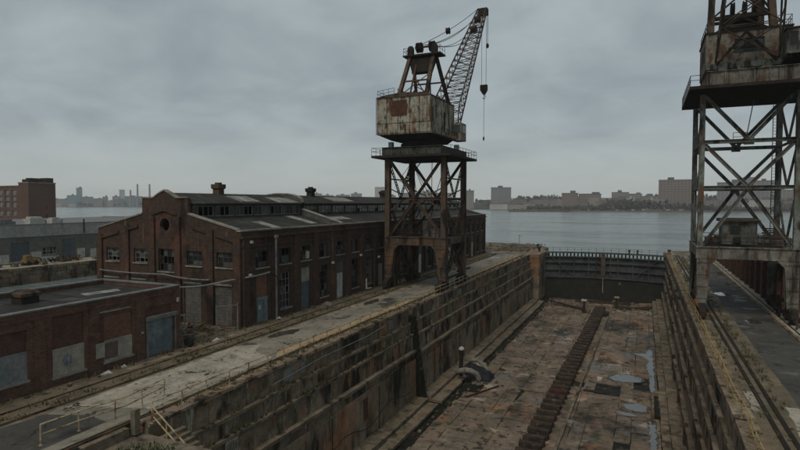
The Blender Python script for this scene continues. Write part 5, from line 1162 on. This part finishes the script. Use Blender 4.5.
# ------------------------------------------------------------------ left background: slip wall, shed, brick mill
sw = thing('slip_wall', 'weathered stone quay wall of the far slip below the grey shed', 'quay wall', (-105, 60, -8))
g = G(); z = -12
while z < -.05:
    h = R.uniform(.8, 1.1); zt = min(z + h - .03, 0.03); y = 20 + R.uniform(-1, 1)
    while y < 118:
        L = R.uniform(1.2, 3.4); g.box(-105.4, -104.2 + R.uniform(-.22, .15), y + .03, y + L - .03, z, zt, .04); y += L
    z += h
g.build('stone_blocks', m_wall_up, sw)
g = G(); y = 30
while y < 112: g.box(-104.3, -103.7, y - .35, y + .35, -12, -.8, .05); y += 5.3
g.build('fender_post', m_timber, sw)
sheet('slip_apron', m_conc, [(-112.6, 10), (-105.5, 10), (-105.5, 118), (-112.6, 118)], .004, .2)
sd = thing('grey_shed', 'long pale grey concrete shed with slate blue roller doors across the slip', 'shed', (-125, 70, 0))
HO = (-113.0, 0, 0)
sh_h = [(65.8, 69.2, .05, 4.1), (76.0, 79.0, .05, 4.3), (72.0, 74.9, 1.3, 2.9), (58, 61, .05, 4.1), (88, 91, .05, 4.3), (98, 101, .05, 4.3)]
g = G(); wallgrid(g, HO, SU, SW, (20, 125), (0, 5.2), sh_h, .3); g.quad((-113, 20, 0), (-165, 20, 0), (-165, 20, 5.2), (-113, 20, 5.2)); g.quad((-113, 125, 0), (-165, 125, 0), (-165, 125, 7.6), (-113, 125, 7.6)); g.build('wall', m_shed_lo, sd, fix=False)
g = G(); g.box(-113.3, -112.85, 20, 125, 5.203, 7.6); g.build('upper_band', m_shed_up, sd)
g = G(); g.box(-165, -113.31, 20, 125, 7.2, 7.4); g.build('roof', m_galv, sd)
g = G(); g.box(-113.35, -112.8, 20, 125, 7.603, 7.75); g.build('coping', m_galv, sd)
for k, h in enumerate(sh_h):
    if k == 2: window(sd, HO, SU, SW, *h, 4, 2, m_white, m_glass, 0, .1)
    else: g = G(); obox(g, HO, SU, SW, *h, .12, .2); g.build('roller_door', m_shutter_far, sd)
for a, b, z1 in ((62.5, 65.4, 1.9), (69.6, 71.7, 2.1), (71.75, 75.3, 1.0), (79.4, 81.2, 2.1), (82.5, 86, 1.8)):
    g = G(); obox(g, HO, SU, SW, a, b, .05, z1, -.05, -.003); g.build('white_patch', m_white, sd)
for y, w, hh, mt in ((61, 2.4, 1.1, m_white), (66, 3.0, .9, m_galv), (72.5, 3.2, 1.3, m_white), (76, 2.4, 1.1, m_white), (97, 3, 1.0, m_white), (103, 2, .9, m_galv), (118, 2.2, .7, m_white)):
    x = -117 - R.uniform(0, 2); g = G(); g.box(x - 1.2, x + 1.2, y, y + w, 7.4, 7.4 + hh, .05); g.box(x - .7, x + .7, y + .4, y + w - .4, 7.4 + hh, 7.4 + hh + .35, .05); g.build('rooftop_unit', mt, sd)
g = G(); g.box(-112.9, -112.7, 80.9, 81.1, 5.4, 8.5); g.box(-112.95, -112.6, 99, 99.15, 5.6, 8.2); g.build('vent_pipe', m_rust_dark, sd)
# debris on the slip quay
yl = thing('compact_loader', 'small faded yellow loader parked on the slip quay below the shed', 'loader', (-108.5, 66, 0))
g = G(); g.box(-109.2, -107.6, 65.4, 67.6, .5, 1.2, .03); g.box(-109.0, -107.8, 65.6, 66.6, 1.2, 1.95, .03); g.build('body', m_yellow, yl)
for x in (-109.25, -107.55):
    for y in (65.8, 67.2): g = G(); g.lathe((x, y, .42), [(.15, -.16), (.42, -.14), (.42, .14), (.15, .16)], 14, 'x'); g.build('wheel', m_black, yl)
g = G(); g.beam((-108.4, 66.6, 1.5), (-108.4, 68.4, 1.2), .25); g.beam((-108.4, 68.4, 1.2), (-108.4, 68.9, .4), .22); g.hull8([(-109.2, 68.7, .05), (-107.6, 68.7, .05), (-107.6, 69.5, .1), (-109.2, 69.5, .1)], [(-109.2, 68.7, .7), (-107.6, 68.7, .7), (-107.6, 68.9, .7), (-109.2, 68.9, .7)]); g.build('bucket_arm', m_yellow, yl)
g = G(); g.tube((-108.0, 58, .6), (-107.6, 64.8, .8), .16, 8); tag(g.build('pipe_length', m_stone), 'pale pipe length lying left of the yellow loader', 'pipe')
for cx, cy, n, lab in ((-108.6, 74.8, 40, 'rusty red scrap heap on the slip quay between the two roller doors'), (-108.2, 70.6, 16, 'low dark scrap pile just beyond the yellow loader')):
    g = G()
    for _ in range(n): x, y = cx + R.uniform(-1, 1), cy + R.uniform(-1.9, 1.9); g.beam((x, y, R.uniform(.1, .5)), (x + R.uniform(-.9, .9), y + R.uniform(-1.2, 1.2), R.uniform(.1, 1.4)), R.uniform(.07, .22))
    tag(g.build('scrap_heap', m_rustpanel if n > 20 else m_rust_dark), lab, 'scrap heap')
g = G()
for _ in range(30): x, y = R.uniform(-111.5, -106), R.uniform(58, 100); g.box(x - R.uniform(.2, .7), x + .3, y - .3, y + R.uniform(.3, 1.4), 0, R.uniform(.2, .8), .08)
struct(g.build('debris', m_rubble), 'stuff')
g = G(); g.tube((-105.6, 82, 0), (-105.6, 82, 3.2), .12, 6); g.beam((-105.6, 82, 3.0), (-105.6, 83.2, 2.6), .08); tag(g.build('mooring_post', m_rust_dark), 'thin dark post on the slip edge left of the warehouse gable', 'post')
bm = thing('brick_mill', 'five storey red brick mill with a plain stair tower beyond the grey shed', 'building', (-235, 155, 0))
g = G(); g.box(-251, -244.2, 150, 162, 0, 20.7); tw = g.build('stair_tower', m_brick_far, bm)
g = G(); g.box(-251.2, -244.0, 149.8, 162.2, 20.703, 21.1); g.build('coping', m_stone, tw)
g = G(); g.box(-250, -245.5, 151, 157, 21.1, 22.4); g.box(-249, -246, 152, 156, 22.4, 23.0, .1); g.box(-250, -244.8, 158.5, 161.5, 21.1, 23.2); g.build('penthouse', m_rust_dark, tw)
mh = [(-252.5 - 5.0 * i - 3.4, -252.5 - 5.0 * i, z, z + 2.3) for i in range(13) for z in (2.2, 6.2, 10.1, 15.6)] + [(-252.5 - 5.0 * i - 3.4, -252.5 - 5.0 * i, 13.0, 14.9) for i in range(13)]
g = G(); wallgrid(g, (0, 153.0, 0), GU, GW, (-318, -251.1), (0, 19.4), mh, .5); g.box(-318, -317, 153.1, 160, 0, 19.4); g.box(-318, -251.1, 153.6, 160, 19.2, 19.5); g.build('wall', m_brick_far, bm, fix=False)
g = G(); g.box(-318.2, -251.1, 152.7, 153.6, 19.503, 19.9); g.build('coping', m_stone, bm)
for h in mh: window(bm, (0, 153.0, 0), GU, GW, *h, 3, 2, m_winframe_w, m_glass_pale, .0, .25, sill=False)
g = G()
for z in (5.5, 9.5, 13.5, 17.0): g.box(-244.19, -244.1, 157.3, 158.2, z, z + 1.4)
g.build('small_window', m_glass, tw)
lp = thing('harbour_pier', 'low dark timber pier lying in the water beyond the grey shed', 'pier', (-340, 250, -3))
g = G(); g.box(-420, -190, 275, 283, -2.4, -1.2); g.build('deck', m_rust_dark, lp)
g = G()
for k in range(30): g.box(-418 + k * 7.8, -417.2 + k * 7.8, 275.4, 276.2, -3.6, -2.4)
g.build('pile', m_timber, lp)
for k, (x, mt) in enumerate(((-400, m_rust_dark), (-372, m_white), (-345, m_white), (-318, m_yellow), (-290, m_galv), (-262, m_rust_dark), (-238, m_galv))):
    g = G(); g.box(x, x + R.uniform(4, 9), 276, 281, -1.2, R.uniform(.4, 1.8), .2); g.build('deck_house', mt, lp)

# ------------------------------------------------------------------ far shore
mats = {'tan': facade('tan_blocks', (.19, .175, .16), (.03, .031, .034), 5.5, 4.2, .6), 'red': facade('red_blocks', (.155, .125, .112), (.028, .028, .03), 5.5, 4.4, .6), 'grey': facade('grey_blocks', (.17, .175, .178), (.035, .038, .042), 5.5, 4.2, .6),
        'pale': simple('pale_shed', (.32, .32, .31)), 'low': simple('low_roof', (.22, .20, .18)), 'blue': facade('glass_blocks', (.10, .16, .19), (.08, .13, .16), 5, 4)}
m_roofs = simple('far_roof', (.10, .10, .10))
def farb(x, y, w, zt, mk, lab, d=None, pent=True, cat='building', kind='apartment_block'):
    d = d or max(18, w * .5)
    t = thing(kind, lab, cat, (x, y, -2), 'buildings on the far shore'); ux = V((math.cos(math.atan2(-x, y)), math.sin(math.atan2(-x, y)), 0)); uy = V((-ux.y, ux.x, 0)); c = V((x, y, 0))
    P = lambda a, b, z: tuple(c + ux * a + uy * b + V((0, 0, z)))
    bx = lambda g, a0, a1, b0, b1, z0, z1: g.hull8([P(a0, b0, z0), P(a1, b0, z0), P(a1, b1, z0), P(a0, b1, z0)], [P(a0, b0, z1), P(a1, b0, z1), P(a1, b1, z1), P(a0, b1, z1)])
    g = G(); bx(g, -w / 2, w / 2, 0, d, -2, zt); g.build('wall', mats[mk], t)
    g = G(); bx(g, -w / 2 - .4, w / 2 + .4, -.4, d + .4, zt + .02, zt + .9)
    if pent: a = R.uniform(-.25, .1) * w; bx(g, a, a + w * R.uniform(.18, .35), d * .2, d * .7, zt + .9, zt + .9 + R.uniform(2.5, 5))
    g.build('roof', m_roofs if mk not in ('pale', 'low') else mats['pale'], t)
FAR = [(-366, 1206, 18, 40, 'tan', 'narrow dark block on the far shore just right of the left crane'), (-318, 1304, 48, 49, 'grey', 'flat topped grey apartment slab standing alone on the far shore'),
 (-280, 1128, 37, 9, 'pale', 'white waterside shed on the far shore below the grey slab'), (-238, 1142, 58, 7, 'low', 'long low shed with a pale roof beside the white waterside shed'), (-216, 1251, 36, 20, 'tan', 'low tan block on the far shore above the pale shed roof'),
 (-136, 1125, 31, 31, 'red', 'brown brick block with stepped roof on the far shore in the middle'), (-102, 1165, 43, 30, 'red', 'wide brown brick block joined right of the stepped one'), (-75, 1227, 25, 22, 'low', 'small low block right of the brown brick blocks'),
 (-52, 1347, 37, 36, 'tan', 'tan block rising from the trees right of the brick blocks'), (-22, 1393, 31, 33, 'grey', 'grey block partly hidden by trees in the mid far shore'), (10, 1265, 38, 26, 'tan', 'low block among trees left of the tall brown tower'),
 (51, 1119, 57, 54, 'red', 'tall broad brown tower block left of the right crane'), (145, 1183, 43, 50, 'grey', 'grey tower block seen between the right crane columns, left of two'), (207, 1233, 31, 54, 'grey', 'grey tower block seen between the right crane columns, right of two'),
 (218, 1468, 28, 70, 'grey', 'distant taller block peeking behind the two towers'), (185, 1100, 44, 16, 'pale', 'low white roofed hall seen through the right crane'), (269, 1327, 36, 38, 'tan', 'tan block at the right frame edge behind the crane'), (313, 1347, 61, 46, 'red', 'brown block at the far right behind the crane ladder'),
 (-1101, 1698, 44, 46, 'grey', 'faint grey block over the warehouse roof right of the first vent'), (-1061, 1716, 44, 40, 'tan', 'faint low block over the warehouse roof beside the second vent'), (-1010, 1739, 51, 41, 'grey', 'faint block cluster just right of the second roof vent'), (-965, 1759, 40, 46, 'tan', 'faint block left of the left crane above the roof'),
 (-665, 1346, 28, 55, 'pale', 'pale slab showing behind the left edge of the left crane'), (-680, 1449, 29, 33, 'grey', 'grey block behind the left column of the left crane'), (-548, 1289, 57, 37, 'grey', 'wide grey block seen through the left crane lattice'), (-506, 1308, 36, 41, 'tan', 'taller tan block seen through the middle of the left crane lattice'), (-471, 1323, 41, 37, 'tan', 'tan block seen through the right of the left crane lattice'),
 (-1990, 1343, 37, 20, 'low', 'low hazy hall nearest the brick mill across the water'), (-1954, 1359, 34, 40, 'blue', 'broad bluish block beside the tall hazy tower'), (-1986, 1410, 20, 70, 'blue', 'tall slim blue tower on the hazy left skyline'), (-1938, 1409, 38, 35, 'grey', 'hazy block just right of the tall blue tower'), (-1867, 1398, 30, 27, 'grey', 'hazy low block in the middle of the left skyline'),
 (-1859, 1423, 19, 35, 'tan', 'small hazy block with a peaked top in the left skyline'), (-1824, 1417, 19, 21, 'low', 'hazy low shed in the left skyline'), (-1945, 1538, 28, 38, 'grey', 'hazy block left of the pale slim tower'), (-1967, 1583, 21, 66, 'pale', 'pale slim tower left of the chimneys'),
 (-1778, 1481, 61, 37, 'blue', 'wide hazy power house under the chimneys'), (-1733, 1502, 38, 29, 'grey', 'hazy block right of the chimneys'), (-1679, 1526, 57, 29, 'grey', 'hazy wide block behind the warehouse gable'), (-1915, 1330, 22, 9, 'pale', 'small white waterfront shed under the hazy left skyline'), (-1975, 1300, 46, 11, 'pale', 'pale domed waterfront hall next to the brick mill edge')]
for f in FAR: farb(*f[:5], f[5], pent=f[4] not in ('pale', 'low'), kind='shed' if f[4] in ('pale', 'low') else 'apartment_block')
for x, y, h, lab in ((-1763, 1455, 61, 'short hazy chimney left of the twin chimneys'), (-1739, 1466, 83, 'left one of the twin tall hazy chimneys'), (-1698, 1485, 83, 'right one of the twin tall hazy chimneys by the warehouse gable')):
    g = G(); g.tube((x, y, -2), (x, y, h), 4.2, 10, 2.8); tag(g.build('chimney', mats['tan']), lab, 'chimney', 'chimneys on the left skyline')
RB = random.Random(21)
for k in range(64):
    t = k / 63; x = -420 + 800 * t + RB.uniform(-6, 6); y0 = max(b for a, b in ((q[0], q[1]) for q in far_shore[8:17]) if True) if False else None
    for (ax, ay), (bx_, by_) in zip(far_shore[7:16], far_shore[8:17]):
        if ax <= x <= bx_: y0 = ay + (by_ - ay) * (x - ax) / (bx_ - ax)
    if y0 is None: continue
    y = y0 + RB.uniform(50, 330); w_ = RB.uniform(12, 40); zt = RB.uniform(7, 17) + (y - y0) * .035
    farb(x, y, w_, zt, RB.choice(('tan', 'red', 'grey', 'low', 'pale', 'tan')), 'small low building among trees in the hazy band along the far shore', pent=RB.random() < .5, kind='low_building')
for k in range(34):
    x = -2150 + 520 * k / 33 + RB.uniform(-8, 8); y = 1300 + (x + 2150) * .45 + RB.uniform(20, 160)
    farb(x, y, RB.uniform(16, 46), RB.uniform(10, 30), RB.choice(('tan', 'grey', 'blue', 'low', 'grey')), 'small hazy building in the low band under the left skyline', pent=RB.random() < .5, kind='low_building')
for o in bpy.data.objects:
    if o.name.startswith('low_building') and o.get('label'): o['group'] = 'low far buildings in ' + ('the right band' if 'right' in o['label'] or 'along the far shore' in o['label'] else 'the left band')
# small shoreline details: parked lorries, sheds, quay edge
g = G()
for a, b in zip(far_shore[8:16], far_shore[9:17]):
    g.hull8([(a[0], a[1] - 1, -4), (b[0], b[1] - 1, -4), (b[0], b[1] + 3, -4), (a[0], a[1] + 3, -4)], [(a[0], a[1] - 1, -.9), (b[0], b[1] - 1, -.9), (b[0], b[1] + 3, -.9), (a[0], a[1] + 3, -.9)])
tag(g.build('sea_wall', simple('far_seawall', (.10, .085, .075))), 'dark sea wall edging the far shore', 'sea wall')
br = thing('rubble_jetty', 'low dark jetty with sheds jutting from the far shore left of the middle', 'pier', (-170, 930, -3))
g = G(); g.prism([(-210, 915), (-150, 925), (-120, 945), (-120, 1000), (-180, 985)], -4, -.8); g.build('deck', m_farland, br)
g = G()
for k in range(14): x = -205 + k * 6; y = 925 + k * 2.2; g.box(x, x + R.uniform(2, 5), y, y + 4, -.8, R.uniform(.3, 3.2), .4)
g.build('deck_house', m_rubble, br)
for k in range(24):
    x = 60 - k * 8.2 + R.uniform(-2, 2); y = 1036 + R.uniform(0, 8) + (0 if x > -80 else (-72 - x) * .3)
    g = G(); L = R.uniform(4, 9); g.box(x, x + L, y, y + 2.6, -1.6, R.uniform(.2, 2.0)); tag(g.build('parked_lorry', R.choice((mats['pale'], mats['low'], m_roofs, m_rustpanel))), 'tiny vehicle parked along the far waterfront', 'vehicle', 'vehicles parked along the far waterfront')
# woods: bare winter trees as clumps of small faces
def wood(pts, nper, hmin, hmax, depth, zb=0):
    g = G()
    for (ax, ay), (bx, by) in zip(pts, pts[1:]):
        n = int(math.dist((ax, ay), (bx, by)) * nper)
        for _ in range(n):
            t = R.random(); q = R.random() ** 1.4; x = ax + (bx - ax) * t; y = ay + (by - ay) * t + 14 + q * depth
            h = R.uniform(hmin, hmax) * (.8 + .4 * math.sin(x * .021 + y * .013)) ; r = R.uniform(2.5, 5.5)
            g.tube((x, y, zb - 1.8), (x, y, zb - 1.8 + h * .5), .35, 4, .2)
            for k in range(5):
                a = R.uniform(0, 6.283); rr = r * R.uniform(.1, .8); zc = zb - 1.8 + h * R.uniform(.35, .85); q = r * R.uniform(.35, .75)
                cx, cy_ = x + rr * math.cos(a), y + rr * math.sin(a); ring = 6; vs_ = [(cx, cy_, zc - q * .9)]
                for lv, rad_ in ((-.4, .85), (.35, .9)):
                    for m_ in range(ring): t2 = 6.283 * m_ / ring + lv; w_ = rad_ * q * R.uniform(.6, 1.25); vs_.append((cx + w_ * math.cos(t2), cy_ + w_ * math.sin(t2), zc + lv * q + R.uniform(-.3, .3) * q))
                vs_.append((cx, cy_, zc + q * R.uniform(.8, 1.3)))
                fs_ = [(0, 1 + (m_ + 1) % ring, 1 + m_) for m_ in range(ring)] + [(1 + m_, 1 + (m_ + 1) % ring, 1 + ring + (m_ + 1) % ring, 1 + ring + m_) for m_ in range(ring)] + [(1 + ring + m_, 1 + ring + (m_ + 1) % ring, 1 + 2 * ring) for m_ in range(ring)]
                g.add(vs_, fs_)
            for k in range(10):
                p = V((x + R.uniform(-r, r), y + R.uniform(-r, r), zb - 1.8 + h * R.uniform(.5, 1.15))); s_ = R.uniform(.6, 1.4)
                g.add([p, p + V((R.uniform(-1, 1), R.uniform(-1, 1), R.uniform(-1, 1))) * s_, p + V((R.uniform(-1, 1), R.uniform(-1, 1), R.uniform(-1, 1))) * s_], [(0, 1, 2)])
    return struct(g.build('treeline', m_treeline, fix=False), 'stuff')
wood(far_shore[8:17], 1.2, 8, 18, 120)
wood([(-420, 1420), (-150, 1420), (150, 1380), (450, 1400)], 1.6, 10, 22, 150, 13)
wood([(-330, 1290), (-150, 1200), (-20, 1160), (120, 1180), (330, 1200)], .9, 9, 18, 120, 5)
g = G()
for a, b in zip([(-700, 1480), (-420, 1400), (-150, 1380), (150, 1360), (480, 1390)], [(-420, 1400), (-150, 1380), (150, 1360), (480, 1390), (900, 1450)]):
    g.hull8([(a[0], a[1] - 190, -2), (b[0], b[1] - 190, -2), (b[0], b[1] + 400, -2), (a[0], a[1] + 400, -2)], [(a[0], a[1] - 20, 13.5), (b[0], b[1] - 20, 13.5), (b[0], b[1] + 300, 15), (a[0], a[1] + 300, 15)])
struct(g.build('hills', m_treeline))
wood([(-1250, 1760), (-840, 1740), (-610, 1440), (-420, 1400)], .9, 14, 34, 120)
wood(far_shore[1:8], .35, 8, 20, 120)

# ------------------------------------------------------------------ air, sky, sun, camera
SUN_AZ, SUN_EL = rad(182), rad(52)
w = bpy.data.worlds.new('World'); sc.world = w; w.use_nodes = True; nt = w.node_tree; nt.nodes.clear()
N = nt.nodes.new; Lk = nt.links.new
out = N('ShaderNodeOutputWorld'); bg = N('ShaderNodeBackground'); Lk(bg.outputs[0], out.inputs[0]); bg.inputs[1].default_value = .1
sky = N('ShaderNodeTexSky'); sky.sky_type = 'NISHITA'; sky.sun_disc = False; sky.sun_elevation = SUN_EL; sky.sun_rotation = SUN_AZ; sky.dust_density = 3
tc = N('ShaderNodeTexCoord'); sep = N('ShaderNodeSeparateXYZ'); Lk(tc.outputs['Generated'], sep.inputs[0])
def mth(op, a, b=None):
    q = N('ShaderNodeMath'); q.operation = op
    for i, x in enumerate((a, b)):
        if x is None: continue
        if isinstance(x, (int, float)): q.inputs[i].default_value = x
        else: Lk(x, q.inputs[i])
    return q.outputs[0]
zz = mth('ADD', mth('MAXIMUM', sep.outputs[2], 0.0), .30)
cb = N('ShaderNodeCombineXYZ'); Lk(mth('DIVIDE', sep.outputs[0], zz), cb.inputs[0]); Lk(mth('DIVIDE', sep.outputs[1], zz), cb.inputs[1])
def nz(scale, detail, off):
    m = N('ShaderNodeMapping'); m.inputs['Location'].default_value = off; m.inputs['Rotation'].default_value = (0, 0, .5); m.inputs['Scale'].default_value = (1.6, 1.7, 1); Lk(cb.outputs[0], m.inputs[0])
    q = N('ShaderNodeTexNoise'); q.inputs['Scale'].default_value = scale; q.inputs['Detail'].default_value = detail; q.inputs['Roughness'].default_value = .55; q.inputs['Distortion'].default_value = .4; Lk(m.outputs[0], q.inputs['Vector']); return q.outputs[0]
def mr(f, a, b):
    q = N('ShaderNodeMapRange'); q.interpolation_type = 'SMOOTHSTEP'; q.inputs[1].default_value = a; q.inputs[2].default_value = b; Lk(f, q.inputs[0]); return q.outputs[0]
def mx(f, a, b):
    q = N('ShaderNodeMix'); q.data_type = 'RGBA'
    for i, x in ((0, f), (6, a), (7, b)):
        if isinstance(x, (int, float)): q.inputs[i].default_value = x
        elif isinstance(x, tuple): q.inputs[i].default_value = (*x, 1)
        else: Lk(x, q.inputs[i])
    return q.outputs[2]
CL_D, CL_L = (2.02, 2.40, 2.64), (3.15, 3.58, 3.74)
c = mx(mr(mth('ADD', mth('MULTIPLY', nz(.42, 4, (2, 5, 0)), .62), mth('MULTIPLY', nz(1.7, 6, (7, 1, 0)), .38)), .36, .64), CL_D, CL_L)
c = mx(mr(sep.outputs[2], .16, -.02), c, (3.65, 3.95, 3.78))
c = mx(.97, sky.outputs[0], c); Lk(c, bg.inputs[0])
ld = bpy.data.lights.new('sun', 'SUN'); ld.energy = 1.4; ld.angle = rad(26); ld.color = (1, .90, .76)
lo = bpy.data.objects.new('sun', ld); COL.objects.link(lo)
sd_ = V((math.sin(SUN_AZ) * math.cos(SUN_EL), math.cos(SUN_AZ) * math.cos(SUN_EL), math.sin(SUN_EL)))
lo.rotation_euler = (-sd_).to_track_quat('-Z', 'Y').to_euler()
g = G(); g.box(-3950, 3950, -320, 3750, -14, 96)
hz = struct(g.build('haze', None if False else bpy.data.materials.new('haze_air')), 'stuff')
hm = hz.data.materials[0]; hm.use_nodes = True; hm.node_tree.nodes.clear()
ho = hm.node_tree.nodes.new('ShaderNodeOutputMaterial'); hv = hm.node_tree.nodes.new('ShaderNodeVolumePrincipled'); hm.node_tree.links.new(hv.outputs[0], ho.inputs['Volume'])
hv.inputs['Color'].default_value = (.93, .97, 1.0, 1); hv.inputs['Density'].default_value = .00015; hv.inputs['Anisotropy'].default_value = 0

cam = bpy.data.cameras.new('camera'); co = bpy.data.objects.new('camera', cam); COL.objects.link(co); sc.camera = co
co.location = (0, 0, 12); co.rotation_euler = (rad(90 - 2.3116), 0, rad(24.1884)); cam.sensor_width = 36; cam.lens = 545 / 800 * 36; cam.clip_end = 12000; cam.clip_start = .1
vs = sc.view_settings; vs.view_transform = 'Standard'; vs.look = 'None'; vs.gamma = 1; vs.exposure = .36; vs.use_curve_mapping = False
cy = sc.cycles if hasattr(sc, 'cycles') else None
if cy:
    cy.use_denoising = True; cy.max_bounces = 6; cy.diffuse_bounces = 3; cy.glossy_bounces = 3; cy.volume_bounces = 0
